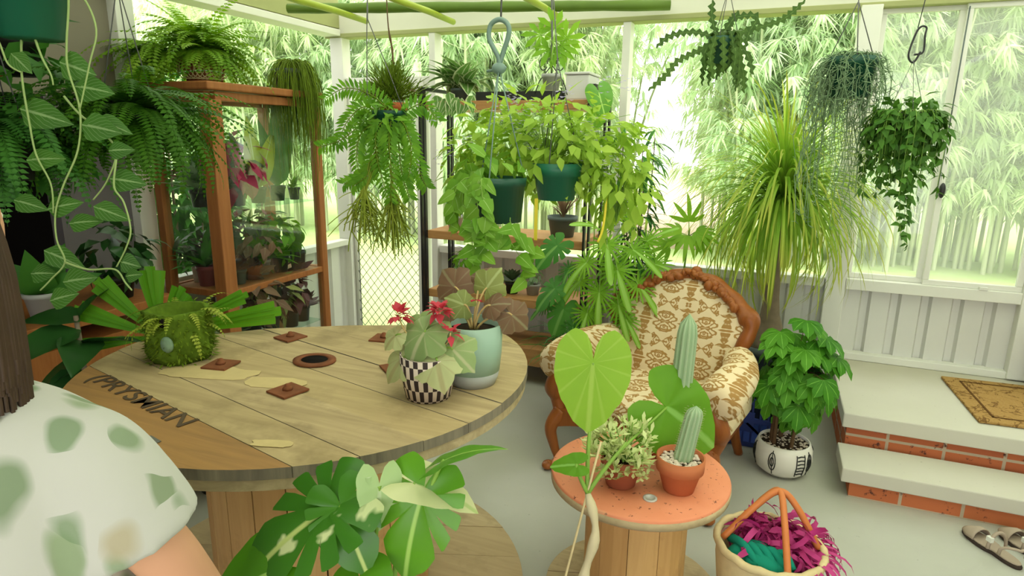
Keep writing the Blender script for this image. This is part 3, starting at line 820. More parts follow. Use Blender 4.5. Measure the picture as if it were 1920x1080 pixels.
# stencilled lettering and worn patches on the orange plank
def text(s, name, mat, M4, size, parent):
    cu = bpy.data.curves.new(name, 'FONT'); cu.body = s; cu.size = size; cu.extrude = .0004; cu.offset = .0006
    o = bpy.data.objects.new(name, cu); COL.objects.link(o)
    bpy.context.view_layer.update()
    me = bpy.data.meshes.new_from_object(o.evaluated_get(bpy.context.evaluated_depsgraph_get()))
    bpy.data.objects.remove(o)
    me.transform(M4); me.transform(Matrix.Translation(-OFF[parent])); me.materials.clear(); me.materials.append(mat)
    q = bpy.data.objects.new(name, me); COL.objects.link(q); q.parent = parent; OFF[q] = OFF[parent]
    return q
stencil = plain('stencil_ink', (.10, .07, .045), .9, .1, .3, 40)
text('(PRYSMIAN', 'stencil_lettering', stencil, Matrix.Translation((-1.83, 1.148, TZ + .0012)) @ Matrix.Rotation(ang, 4, 'Z') @ Matrix.Diagonal((1.75, 1.25, 1, 1)), .062, root)
gp = plain('grey_paint', (.17, .17, .15), .9, .1)
for (x, y, w, h) in ((-1.43, .985, .11, .011), (-1.31, .95, .05, .02), (-1.2, 2.0, .06, .012)):
    b = MB(); box(b, -w / 2, -h / 2, 0, w / 2, h / 2, .0008, M=Matrix.Translation((x, y, TZ + .001)) @ Matrix.Rotation(ang, 4, 'Z')); b.build('paint_mark', gp, root)
r = random.Random(2); bw = plain('bare_wood', (.58, .45, .22), .8, .2, .15, 20)
for (x, y, w, h) in ((-1.55, 1.33, .30, .105), (-1.30, 1.35, .20, .09), (-1.04, 1.05, .10, .035)):
    P = []; b = MB()
    for i in range(18):
        a = 2 * PI * i / 18; k = r.uniform(.8, 1.1); P.append((w / 2 * k * math.copysign(abs(math.cos(a)) ** .6, math.cos(a)), h / 2 * k * math.copysign(abs(math.sin(a)) ** .6, math.sin(a))))
    R2 = Matrix.Rotation(ang + .55, 2); prism(b, [(x + (R2 @ V(p)).x, y + (R2 @ V(p)).y) for p in P], TZ + .001, TZ + .0019)
    b.build('bare_patch', bw, root, label='pale bare patch where the grey has worn off')

# ------------------------------------------------------------------ little orange drum stool
SX, SY, SZ, SR = -.328, 1.953, .5, .295
root = thing('cable_drum_stool', 'small cable drum with orange painted top holding the terracotta pots', 'stool', (SX, SY, 0))
b = MB(); n = 64
lathe(b, [(.0001, SZ - .04), (SR - .006, SZ - .04), (SR, SZ - .034), (SR, SZ - .004), (SR - .005, SZ), (.02, SZ), (.018, SZ - .02), (.0001, SZ - .02)], (SX, SY, 0), n)
tp = b.build('top_disc', [M['stooltop']], root)
b = MB(); lathe(b, [(SR + .0005, -.035), (SR + .002, -.02), (SR + .0005, -.010)], (SX, SY, SZ), n); b.build('worn_rim', M['drumlow'], tp, label='bare worn timber edge')
b = MB(); lathe(b, [(.022, 0), (.022, .004), (.014, .005), (.014, .001), (.0001, .001)], (-.262, 1.79, SZ), 16); b.build('hole_washer', plain('steel_ring', (.5, .5, .45), .4, .5), tp)
b = MB(); nst = 11
for i in range(nst):
    a0 = 2 * PI * i / nst + .2; a1 = 2 * PI * (i + 1) / nst - .012 + .2; q = []
    for a in (a0, (a0 + a1) / 2, a1): q.append((SX + .172 * math.cos(a), SY + .172 * math.sin(a)))
    for a in (a1, (a0 + a1) / 2, a0): q.append((SX + .15 * math.cos(a), SY + .15 * math.sin(a)))
    prism(b, q, .041, SZ - .041, 0, (i * 7 % 5) / 5)
b.build('barrel', M['pine'], root)
b = MB(); planks(b, disc(SX, SY, .305), .3, [-.32, -.2, -.07, .06, .19, .32], SX, SY, 0, .04, 0, 8); b.build('base_disc', [M['drumlow']] * 3, root, bevel=.002)

# ------------------------------------------------------------------ carved armchair (local x along its width, y to the back)
root = thing('armchair', 'carved wooden armchair upholstered in cream and brown damask', 'armchair', (0, 0, 0))
CW = .78
def chair_tube(name, pts, rf, mat=M['carved'], sides=10, parent=root, label=None):
    b = MB(); tube(b, spline(pts, 6), 0, 0, sides, rf=rf); return b.build(name, mat, parent, label=label)
for sx_ in (0, 1):
    x = .03 if sx_ == 0 else CW - .03; o = -1 if sx_ == 0 else 1
    chair_tube('leg', [(x, .02, .30), (x + o * .035, -.02, .22), (x + o * .02, -.01, .12), (x + o * .005, .0, .05), (x + o * .03, -.03, .018)], lambda k: .042 - .024 * math.sin(PI * min(1, k * 1.15) * .5) + (.012 if k > .93 else 0))
    b = MB(); blob(b, (x + o * .035, -.035, .022), .032, .036, .022, 12, 7); b.build('foot_scroll', M['carved'], root)
    chair_tube('leg', [(x - o * .06, .60, .30), (x - o * .05, .62, .15), (x - o * .03, .68, .0)], lambda k: .03 - .008 * k)
    # carved arm post
    chair_tube('arm_post', [(x, .05, .545), (x + o * .005, .0, .50), (x + o * .04, .00, .42), (x + o * .03, .03, .36), (x + o * .005, .02, .28)], lambda k: .030 + .012 * math.sin(k * PI))
    # padded arm
    b = MB()
    pts = spline([(x + o * .02, -.045, .53), (x + o * .03, .11, .56), (x + o * .025, .30, .56), (x - o * .02, .47, .56), (x - o * .05, .56, .54)], 5)
    tube(b, pts, 0, 0, 16, rf=lambda k: (.096 - .026 * k) * min(1, .55 + k * 6))
    b.build('arm_pad', M['damask'], root)
    b = MB(); 
    tube(b, spline([(x, .03, .40), (x, .25, .41), (x - o * .03, .55, .42)], 4), .0, .0, 12, rf=lambda k: .068)
    box(b, x - .045, .035, .30, x + .045, .54, .50); b.build('arm_panel', M['damask'], root, bevel=.03)
# seat
b = MB(); box(b, .05, .0, .30, CW - .05, .58, .42); b.build('seat', M['damask'], root, bevel=.05)
b = MB(); nn = 24
P = [(.0, .315)] + [(CW * i / nn, .215 + .045 * abs(math.sin(PI * 2 * i / nn)) - .03 * math.exp(-((i / nn - .5) / .08) ** 2)) for i in range(nn + 1)] + [(CW, .315)]
base = len(b.v); 
b.v += [(x, -.012, z) for x, z in P] + [(x, .022, z) for x, z in P]; n_ = len(P)
b.face([base + i for i in range(n_)], None, 0, .5, False); b.face([base + n_ + i for i in range(n_)][::-1], None, 0, .5, False)
for i in range(n_): b.face([base + i, base + n_ + i, base + n_ + (i + 1) % n_, base + (i + 1) % n_], None, 0, .5, False)
for i in range(5): blob(b, (CW * (.3 + .1 * i), -.016, .262 - .012 * (2 - abs(i - 2))), .028, .014, .016)
for y0 in (.03,): box(b, .03, .03, .22, .06, .58, .30); box(b, CW - .06, .03, .22, CW - .03, .58, .30); box(b, .04, .56, .22, CW - .04, .59, .30)
b.build('seat_rail', M['carved'], root, label='carved front rail')
# back
prof_ = [(.33, .235), (.42, .25), (.52, .285), (.60, .315), (.67, .345), (.72, .352), (.755, .33), (.79, .285), (.83, .235), (.865, .175), (.89, .10), (.90, .0)]
XC = CW / 2
def yb(z, x=0): return .50 + (z - .33) * .36 - .05 * (abs(x) / .3) ** 2
b = MB(); nx_ = 18; rows = []
for (z, h) in prof_[:-1] + [(.899, .03)]:
    rows.append([(XC + h * (-1 + 2 * j / nx_), z) for j in range(nx_ + 1)])
zb0, zb1 = .33, .9
for side in (0, 1):
    base = len(b.v)
    for (row, (z, h)) in zip(rows, prof_[:-1] + [(.899, .03)]):
        for j, (x, zz) in enumerate(row):
            k = -1 + 2 * j / nx_
            puff = .055 * (1 - k * k) ** .5 * min(1, (zz - .30) / .1, (.915 - zz) / .06 + .15)
            dz = 0
            y = yb(zz, x - XC) - puff if side == 0 else yb(zz, x - XC) + .05
            b.v.append((x, y, zz))
    w_ = nx_ + 1
    for i in range(len(rows) - 1):
        for j in range(nx_):
            a = base + i * w_ + j; q = [a, a + 1, a + w_ + 1, a + w_]
            b.face(q if side == 0 else q[::-1])
b.build('backrest', M['damask'], root)
fr = [(XC + s * h, yb(z, h) - .005, z) for s, z, h in [(-1, z, h) for z, h in prof_] + [(1, z, h) for z, h in prof_[-2::-1]]]
chair_tube('back_frame', fr, lambda k: .031 + .018 * math.exp(-((min(k, 1 - k) - .27) / .06) ** 2) + .002 * max(0, 1 - abs(k - .5) * 5) + .004 * math.sin(k * 70))
b = MB(); r = random.Random(9)
for i in range(60):
    k = (i - 29.5) / 29.5; x = XC + .27 * k; z = .905 - .125 * abs(k) ** 1.6 + r.uniform(-.012, .02) * (1.2 - abs(k))
    blob(b, (x, yb(z, .27 * k) - r.uniform(.03, .062), z + .012), r.uniform(.014, .030), .020, r.uniform(.012, .028), 7, 5, 0, r.random())
for s in (-1, 1): blob(b, (XC + s * .345, yb(.755, .35) - .012, .765), .038, .032, .026, 10, 7)
b.build('crest', M['carved'], root, label='carved floral crest')
root.rotation_euler = (0, 0, rad(-12)); root.location = (-.884, 2.72, 0)

# ------------------------------------------------------------------ blue crate
root = thing('milk_crate', 'navy blue plastic crate on the floor beside the armchair', 'crate', (-.03, 3.45, 0))
def crate(root, cx, cy, z0, w, d, h, mat):
    b = MB(); x0, x1, y0, y1, z1 = cx - w / 2, cx + w / 2, cy - d / 2, cy + d / 2, z0 + h
    box(b, x0, y0, z0, x1, y1, z0 + .015)
    for zz in (z0, z0 + h * .5, z1 - .03):
        for (a, c) in (((x0, y0), (x1, y0)), ((x1, y0), (x1, y1)), ((x1, y1), (x0, y1)), ((x0, y1), (x0, y0))):
            beam(b, (a[0], a[1], zz + .014), (c[0], c[1], zz + .014), .014, .026)
    for k in range(9):
        u = k / 8
        for (x, y) in ((x0 + u * w, y0), (x0 + u * w, y1), (x0, y0 + u * d), (x1, y0 + u * d)):
            s = .03 if k in (0, 8) else .010
            box(b, x - s / 2, y - s / 2, z0, x + s / 2, y + s / 2, z1)
    for s in (0, 1):   # cross braces on the front panels
        beam(b, (x0 + .02, y0 - .004, z0 + .03), (x0 + w * .45, y0 - .004, z0 + h * .5), .012, .012)
        beam(b, (x1 - .02, y0 - .004, z0 + .03), (x0 + w * .55, y0 - .004, z0 + h * .5), .012, .012)
    box(b, x0 + w * .34, y0 - .008, z0 + h * .32, x0 + w * .66, y0 + .002, z0 + h * .72)
    b.build('shell', mat, root)
crate(root, -.03, 3.50, 0, .32, .32, .27, M['blue'])

# ------------------------------------------------------------------ plant rack
root = thing('plant_rack', 'black metal rack with timber shelves in front of the back wall', 'rack', (-1.6, 3.82, 0))
RX0, RX1, RY0, RY1 = -2.135, -1.02, 3.65, 4.03
for x in (RX0, RX1):
    for y in (RY0, RY1):
        b = MB()
        for q in (-.014, .014): box(b, x + q - .006, y - .014, 0, x + q + .006, y + .014, 1.885)
        b.build('upright', M['black'], root)
    b = MB(); box(b, x - .02, RY0, 1.87, x + .02, RY1, 1.89); b.build('end_rail', M['black'], root)
for z in (1.75, .925, .525, .135):
    b = MB(); box(b, RX0 + .022, RY0 + .005, z, RX1 - .022, RY1 - .005, z + (.055 if z > .2 else .12)); b.build('shelf', M['shelf'], root, bevel=.004)

# ------------------------------------------------------------------ timber and glass cabinet
root = thing('display_cabinet', 'timber cabinet with glass sides holding potted plants', 'cabinet', (-2.82, 2.83, 0))
X0, X1, Y0, Y1, ZT = -3.03, -2.63, 2.44, 3.22, 1.80
for (x, y, w) in ((X1, Y0, .08), (X1, Y1, .05), (X0, Y0, .05), (X0, Y1, .05)):
    b = MB(); box(b, x - w / 2 - .008, y - w / 2, 0, x + w / 2 - .008, y + w / 2, ZT - .05); b.build('post', M['cabwood'], root, bevel=.005)
b = MB(); box(b, X0 - .05, Y0 - .05, ZT - .005, X1 + .04, Y1 + .04, ZT + .035); b.build('cornice', M['cabwood'], root, bevel=.008)
for z, h in ((ZT - .055, .045), (.735, .035), (.06, .06)):
    for (x0, y0, x1, y1) in ((X0 + .01, Y0 - .02, X1 - .02, Y0 + .02), (X0 + .01, Y1 - .02, X1 - .02, Y1 + .02), (X1 - .028, Y0 + .02, X1 + .01, Y1 - .02), (X0 - .02, Y0 + .02, X0 + .01, Y1 - .02)):
        b = MB(); box(b, x0, y0, z, x1, y1, z + h); b.build('rail', M['cabwood'], root, bevel=.004)
b = MB(); box(b, X0 + .015, Y0 + .02, .735, X1 - .03, Y1 - .02, .765); b.build('shelf', M['cabwood'], root)
b = MB(); box(b, X0 + .015, Y0 + .02, .08, X1 - .03, Y1 - .02, .11); b.build('floor_board', M['cabwood'], root)
for z in (1.185, .41):
    b = MB(); box(b, X0 + .015, Y0 + .02, z, X1 - .03, Y1 - .02, z + .008); b.build('glass_shelf', M['shelfglass'], root)
b = MB(); box(b, X0 + .02, Y0 - .003, .12, X1 - .03, Y0 + .002, ZT - .06); b.build('side_pane', M['glass'], root)
b = MB(); box(b, X1 - .006, Y0 + .03, .77, X1 - .001, Y1 - .03, ZT - .06); b.build('front_pane', M['glass'], root)
b = MB(); box(b, X1 - .006, Y0 + .03, .12, X1 - .001, Y1 - .03, .735); b.build('lower_pane', M['glass'], root)

# ------------------------------------------------------------------ woven basket with yarn
BX, BY = .10, 2.02
root = thing('woven_basket', 'open cane basket with tan leather handles on the concrete floor', 'basket', (BX, BY, 0))
b = MB()
lathe(b, [(.0001, .004), (.09, .004), (.13, .05), (.155, .14), (.165, .24), (.168, .29), (.158, .29), (.15, .2), (.12, .06), (.08, .02), (.0001, .02)], (BX, BY, 0), 48, wob=lambda a, z: 1 + .012 * math.sin(a * 24 + z * 180))
b.build('body', M['cane'], root)
b = MB(); tube(b, [(BX + .165 * math.cos(2 * PI * i / 40), BY + .165 * math.sin(2 * PI * i / 40), .295 + .004 * math.sin(i * 2)) for i in range(41)], .013, sides=8); b.build('rim', M['cane'], root)
AP = (.115, 2.085, .455)
for (p, q) in (((-.045, 2.00, .29), (.25, 2.055, .29)), ((.02, 2.165, .29), (.155, 1.865, .29))):
    b = MB()
    pts = spline([p, V(p).lerp(V(AP), .55) + V((0, 0, .02)), AP, V(q).lerp(V(AP), .55) + V((0, 0, .03)), q], 6)
    tube(b, pts, .011, sides=8); b.build('handle', M['leather'], root)
r = random.Random(4)
b = MB()
for i in range(260):
    a = r.uniform(0, 2 * PI); q = .125 * math.sqrt(r.random())
    p = V((BX + .03 + q * math.cos(a), BY + .045 + q * math.sin(a) * .8, .27 + .09 * (1 - (q / .13) ** 2) * r.uniform(.3, 1)))
    d = dirv(r.uniform(0, 6.28), r.uniform(-.4, .7)); blade(b, p, d, V((r.uniform(-1, 1), r.uniform(-1, 1), .6)), r.uniform(.07, .15), r.uniform(.012, .021), p_strap, r.uniform(1, 3.6), .2, 5, 0, r.random())
for i in range(26):
    a = r.uniform(-.9, .9); p = V((BX + .15 * math.cos(a), BY + .03 + .13 * math.sin(a), .29))
    blade(b, p, dirv(a, .5), V((0, 0, 1)), r.uniform(.08, .14), .012, p_strap, r.uniform(2, 3), .2, 5, 0, r.random())
blob(b, (BX + .02, BY + .04, .215), .11, .10, .09, 16, 10)
b.build('raffia_bundle', M['ribbon'], loc=(BX + .02, BY + .04, .25), label='tangled bundle of magenta raffia heaped in the cane basket', cat='raffia')
b = MB()
for (x, y, z, rx, ry, rz, a) in ((-.055, -.045, .262, .085, .055, .05, .6), (-.02, -.095, .265, .068, .045, .045, -.3), (.03, -.085, .255, .06, .05, .045, 1.0)):
    blob(b, (BX + x, BY + y, z), rx, ry, rz, 18, 12, M=Matrix.Rotation(a, 3, 'Z'))
for i in range(5):
    tube(b, spline([(BX - .12 + .03 * i, BY - .0 - .02 * i, .285), (BX - .08 + .03 * i, BY - .065, .312), (BX - .03 + .025 * i, BY - .12 + .005 * i, .285)], 5), .016, .012, 8)
b.build('folded_cloth', M['teal'], loc=(BX - .03, BY - .07, .25), label='crumpled teal cloth stuffed in the front of the cane basket', cat='cloth')

# ------------------------------------------------------------------ sandals
def shoe(label, x, y, az):
    t = thing('sandal', label, 'shoe', (x, y, 0), 'pair of sandals by the step')
    Mx = Matrix.Translation((x, y, 0)) @ Matrix.Rotation(az, 4, 'Z')      # toe along +x
    P = []
    for i in range(28):
        a = 2 * PI * i / 28; c, s = math.cos(a), math.sin(a); u = .128 * c; w = .042 * (1 - .22 * math.exp(-((u + .03) / .04) ** 2)) * (.82 + .18 * (u > -.02))
        P.append((u, w * math.copysign(abs(s) ** .8, s)))
    b = MB(); prism(b, [tuple((Mx @ V((p[0], p[1], 0)))[:2]) for p in P], 0, .014); b.build('sole', M['sole'], t, bevel=.003)
    b = MB(); prism(b, [tuple((Mx @ V((p[0] * .96, p[1] * .94, 0)))[:2]) for p in P], .0145, .022); b.build('footbed', M['sandal'], t, bevel=.003)
    b = MB()
    for j in range(7):            # vamp: cross arcs
        pass
    base = len(b.v); nr, nc = 7, 10
    for i in range(nr):
        u = .118 - .012 * i; hw = .040 * min(1, .45 + i * .2); hh = .010 + .030 * min(1, i / 4)
        for j in range(nc + 1):
            a = PI * j / nc; b.v.append(tuple(Mx @ V((u, hw * math.cos(a), .018 + hh * math.sin(a)))))
    for i in range(nr - 1):
        for j in range(nc):
            a = base + i * (nc + 1) + j; b.face([a, a + 1, a + nc + 2, a + nc + 1])
    o = b.build('vamp', M['sandal'], t); sm = o.modifiers.new('s', 'SOLIDIFY'); sm.thickness = .003
    b = MB()
    pts = [Mx @ V((-.085 + .02 * math.cos(q) - (.03 * (1 - abs(math.cos(q)))), .040 * math.cos(q), .03 + .045 * math.sin(q) ** .5 if math.sin(q) > 0 else .03)) for q in [PI * i / 12 for i in range(13)]]
    tube(b, pts, .006, sides=6); b.build('heel_strap', M['sandal'], t)
    b = MB(); pts = [Mx @ V((-.02, .042 * math.cos(q), .025 + .065 * math.sin(q))) for q in [PI * i / 12 for i in range(13)]]
    tube(b, pts, .007, sides=6); s_ = b.build('ankle_strap', M['sandal'], t)
    b = MB(); box(b, -.03, .030, .055, -.008, .044, .075, M=Mx); b.build('buckle', M['white'], s_)
shoe('beige strapped sandal lying in front of the step, the one nearer the basket', .945, 2.80, rad(122))
shoe('beige strapped sandal lying in front of the step, the one farther from the basket', 1.075, 2.845, rad(118))

t = thing('boot', 'dark boot standing on the landing against the wall at the right edge', 'shoe', (1.42, 4.0, .30))
b = MB(); lathe(b, [(.0001, .03), (.052, .03), (.05, .10), (.045, .16), (.055, .30), (.05, .30), (.04, .16), (.0001, .14)], (1.42, 4.03, .301), 20, sx=.9); blob(b, (1.40, 3.96, .35), .045, .10, .042, 16, 10); b.build('upper', M['sole'], t)
b = MB(); prism(b, [(1.405 + .05 * math.cos(2 * PI * i / 24), 3.975 + .115 * math.sin(2 * PI * i / 24)) for i in range(24)], .301, .325); b.build('sole', M['pblack'], t, bevel=.004)

# ------------------------------------------------------------------ person in the foreground (back turned, only a shoulder and arm in view)
PX, PY = -.985, .425
root = thing('person', 'person in a white floral shirt with long brown hair, back turned at the near left', 'person', (PX, PY, 0))
root_rot = rad(26)
def skin(name, nodes, edges, mat, parent, sub=2, rootv=0):
    me = bpy.data.meshes.new(name); Rz = Matrix.Rotation(root_rot, 3, 'Z')
    me.from_pydata([Rz @ V(n_[0]) for n_ in nodes], edges, []); me.update()
    o = bpy.data.objects.new(name, me); COL.objects.link(o); o.parent = parent; OFF[o] = OFF[parent]
    sk_ = o.modifiers.new('skin', 'SKIN'); sk_.use_smooth_shade = True
    for i, n_ in enumerate(nodes):
        sv = me.skin_vertices[0].data[i]; sv.radius = (n_[1], n_[2] if len(n_) > 2 else n_[1]); sv.use_root = (i == rootv)
    md = o.modifiers.new('sub', 'SUBSURF'); md.levels = sub; md.render_levels = sub
    me.materials.append(mat)
    for p in me.polygons: p.use_smooth = True
    return o
# faces +y; x to the right
nodes = [((0, 0, .82), .13, .10), ((0, 0, .98), .11, .09), ((0, 0, 1.12), .13, .09), ((0, 0, 1.20), .11, .05), ((0, .01, 1.29), .05, .05), ((0, .02, 1.35), .048, .05)]
edges = [(0, 1), (1, 2), (2, 3), (3, 4), (4, 5)]
def limb(st, pts):
    prev = st
    for p in pts:
        nodes.append(p); edges.append((prev, len(nodes) - 1)); prev = len(nodes) - 1
    return prev
for s in (-1, 1):
    w_ = limb(3, [((s * .14, 0, 1.155), .045), ((s * .20, .0, 1.09), .048), ((s * .265, .01, .985), .044), ((s * .29, .05, .87), .040), ((s * .25, .15, .755), .026), ((s * .245, .19, .70), .030, .018), ((s * .24, .215, .665), .028, .014)])
    for j in range(4):
        pass
    limb(0, [((s * .085, 0, .76), .085), ((s * .09, .0, .60), .072), ((s * .09, .01, .44), .052), ((s * .09, -.005, .28), .046), ((s * .09, -.01, .09), .032), ((s * .09, .03, .035), .034, .028), ((s * .095, .12, .025), .034, .018)])
body = skin('body', nodes, edges, M['skin'], root)
# fingers as short chains rooted inside the palms
for s in (-1, 1):
    fn = []; fe = []
    for j, (dx, L) in enumerate(((-.022, .062), (-.008, .072), (.007, .068), (.021, .052))):
        i0 = len(fn); x = s * .24 - s * dx
        fn += [((x, .21, .672), .0085), ((x, .235, .655 - .1 * (L - .06)), .0085), ((x, .245, .655 - L * .55), .008), ((x, .238, .655 - L), .0065)]; fe += [(i0, i0 + 1), (i0 + 1, i0 + 2), (i0 + 2, i0 + 3)]
        skin('finger', fn[i0:i0 + 4], [(0, 1), (1, 2), (2, 3)], M['skin'], body, 1)
    skin('thumb', [((s * .225, .185, .70), .012), ((s * .195, .205, .672), .010), ((s * .188, .222, .645), .008)], [(0, 1), (1, 2)], M['skin'], body, 1)
Rz = Matrix.Rotation(root_rot, 3, 'Z')
def loc(p): return V((PX, PY, 0)) + Rz @ V(p)
HC = (0, .035, 1.455)
b = MB(); blob(b, loc(HC), .073, .092, .108, 24, 16, M=Rz)
blob(b, loc((0, .06, 1.39)), .05, .06, .05, 16, 10, M=Rz)
b.build('head', M['skin'], root)
b = MB(); blob(b, loc((0, .13, 1.44)), .013, .02, .022, 10, 8, M=Rz); b.build('nose', M['skin'], root)
for s in (-1, 1):
    b = MB(); blob(b, loc((s * .03, .112, 1.465)), .013, .011, .009, 10, 8); b.build('eye', M['white'], root)
    b = MB(); blob(b, loc((s * .075, .03, 1.45)), .010, .018, .028, 10, 8); b.build('ear', M['skin'], root)
b = MB(); blob(b, loc((0, .112, 1.395)), .022, .010, .007, 10, 6); b.build('mouth', M['redflower'], root)
b = MB()
blob(b, loc((0, .012, 1.475)), .087, .098, .112, 22, 14, M=Rz)
r = random.Random(7)
for i in range(300):
    a = r.uniform(PI * .93, PI * 2.07); p = loc((.085 * math.cos(a), .01 + .085 * math.sin(a), 1.50)); q = loc((.108 * math.cos(a), .0 + .105 * math.sin(a), 1.40)); e = loc((.122 * math.cos(a), -.02 + .112 * math.sin(a), r.uniform(1.22, 1.28)))
    tube(b, spline([p, q, e], 3), .007, .003, 4, 0, .5, False)
b.build('hair', M['hair'], root)
b = MB(); Rz4 = Matrix.Translation((PX, PY, 0)) @ Matrix.Rotation(root_rot, 4, 'Z')
SEC = [(.74, .235, .17), (.9, .215, .155), (1.05, .21, .148), (1.15, .205, .135), (1.20, .195, .112), (1.23, .155, .088), (1.25, .09, .072), (1.265, .07, .06)]
base = len(b.v); ns = 36
for (z, rx, ry) in SEC:
    for j in range(ns):
        a = 2 * PI * j / ns; b.v.append(tuple(Rz4 @ V((rx * math.copysign(abs(math.cos(a)) ** .85, math.cos(a)), ry * math.sin(a), z))))
for i in range(len(SEC) - 1):
    for j in range(ns):
        k = (j + 1) % ns; b.face([base + i * ns + j, base + i * ns + k, base + (i + 1) * ns + k, base + (i + 1) * ns + j])
b.face([base + j for j in range(ns)][::-1]); b.face([base + (len(SEC) - 1) * ns + j for j in range(ns)])
for s in (-1, 1):
    tube(b, [Rz4 @ p for p in spline([(s * .12, 0, 1.16), (s * .17, 0, 1.145), (s * .205, .0, 1.09), (s * .23, .005, 1.025)], 4)], 0, 0, 24, rf=lambda k: .072 + .016 * k)
sh = b.build('shirt', M['shirt'], root)
md = sh.modifiers.new('remesh', 'REMESH'); md.mode = 'VOXEL'; md.voxel_size = .010; md.use_smooth_shade = True
md = sh.modifiers.new('smooth', 'SMOOTH'); md.factor = .6; md.iterations = 10
tn_ = [((0, 0, .84), .15, .115), ((0, 0, .77), .155, .12)]; te = [(0, 1)]
for s in (-1, 1):
    i0 = len(tn_); tn_ += [((s * .085, 0, .68), .095), ((s * .09, 0, .5), .082), ((s * .09, .005, .3), .066), ((s * .09, -.005, .09), .055)]; te += [(1, i0), (i0, i0 + 1), (i0 + 1, i0 + 2), (i0 + 2, i0 + 3)]
skin('trousers', tn_, te, M['jean'], root)
for s in (-1, 1):
    b = MB(); blob(b, loc((s * .093, .055, .032)), .045, .12, .032, 16, 9, M=Rz); b.build('shoe', M['pblack'], root)

# ------------------------------------------------------------------ plants: shared builders
UP = V((0, 0, 1))
CR = V((.925, .379, 0)); CF = V((-.379, .925, 0))     # across and into the room
def pot(root, c, r0, r1, h, mat, rim=.012, soil='soil', prof=None, name='pot', segs=32, wall=.006, fill=.85):
    b = MB()
    if prof is None:
        prof = [(.0001, 0), (r1, 0), (r1 + (r0 - r1) * .75, h - rim * 1.6)]
        prof += [(r0, h - rim * 1.6), (r0 * 1.02, h)] if rim else [(r0, h)]
    top = prof[-1][0]
    P = prof + [(top - wall, h), (max(.004, top - wall * 2.2), h * .5), (.0001, h * .5)]
    lathe(b, P, c, segs); o = b.build(name, M[mat] if isinstance(mat, str) else mat, root)
    if soil:
        b = MB(); q = top - wall * 1.35
        lathe(b, [(q * .98, -.004), (q * .98, 0), (q * .5, .004), (.0001, .006)], (c[0], c[1], c[2] + h * fill), 20)
        b.build('soil', M[soil], root)
    return o
def pebbles(root, c, r, n, seed, size=.006, mat='pebble'):
    rr = random.Random(seed); b = MB()
    for i in range(n):
        a = rr.uniform(0, 2 * PI); q = r * math.sqrt(rr.random()); s = size * rr.uniform(.7, 1.3)
        blob(b, (c[0] + q * math.cos(a), c[1] + q * math.sin(a), c[2] + rr.uniform(0, size * .6)), s, s * rr.uniform(.7, 1), s * .7, 6, 4, 0, rr.random())
    o = b.build('pebbles', M[mat], root); o['kind'] = 'stuff'; return o
def chain(root, paths, r=.0022, mat='chain', name='chain'):
    for p in paths:
        b = MB(); tube(b, p, r, sides=5); b.build(name, M[mat], root)
def tuft(mb, c, n, L, w, seed, el=(-.2, 1.3), prof=p_lance, droop=(.3, 1.2), spread=.01, fold=.2, seg=4, mi=0, rs=(.7, 1.15)):
    rr = random.Random(seed)
    for i in range(n):
        az = rr.uniform(0, 2 * PI); e = rr.uniform(*el); d = dirv(az, e)
        p = V(c) + V((rr.uniform(-spread, spread), rr.uniform(-spread, spread), rr.uniform(0, spread)))
        n_ = (UP - d * d.z); n_ = n_.normalized() if n_.length > .05 else CR
        blade(mb, p, d, n_, L * rr.uniform(*rs), w * rr.uniform(.8, 1.15), prof, rr.uniform(*droop), fold, seg, mi, rr.random())
def cloud(mb, c, rad3, n, L, w, seed, prof=p_ovate, mi=0, seg=3, out=.6, hang=.5, droop=(.2, 1.0), stems=None, shell=.55):
    """leaves filling an ellipsoid, facing outwards"""
    rr = random.Random(seed); c = V(c)
    for i in range(n):
        d = V((rr.gauss(0, 1), rr.gauss(0, 1), rr.gauss(0, 1))).normalized(); k = rr.uniform(shell, 1)
        p = c + V((d.x * rad3[0], d.y * rad3[1], d.z * rad3[2])) * k
        dd = (d * out + V((rr.uniform(-.6, .6), rr.uniform(-.6, .6), rr.uniform(-.6, .4) - hang))).normalized()
        n_ = (d + UP * .7 + V((rr.uniform(-.4, .4), rr.uniform(-.4, .4), 0)))
        blade(mb, p, dd, n_, L * rr.uniform(.65, 1.2), w * rr.uniform(.75, 1.15), prof, rr.uniform(*droop), .15, seg, mi, rr.random())
        if stems is not None and i % stems[1] == 0:
            tube(stems[0], bez(c - V((0, 0, rad3[2] * .7)), c + (p - c) * .2, c + (p - c) * .7 + UP * .02, p, 5), .0018, .001, 3, 0, .5, False)
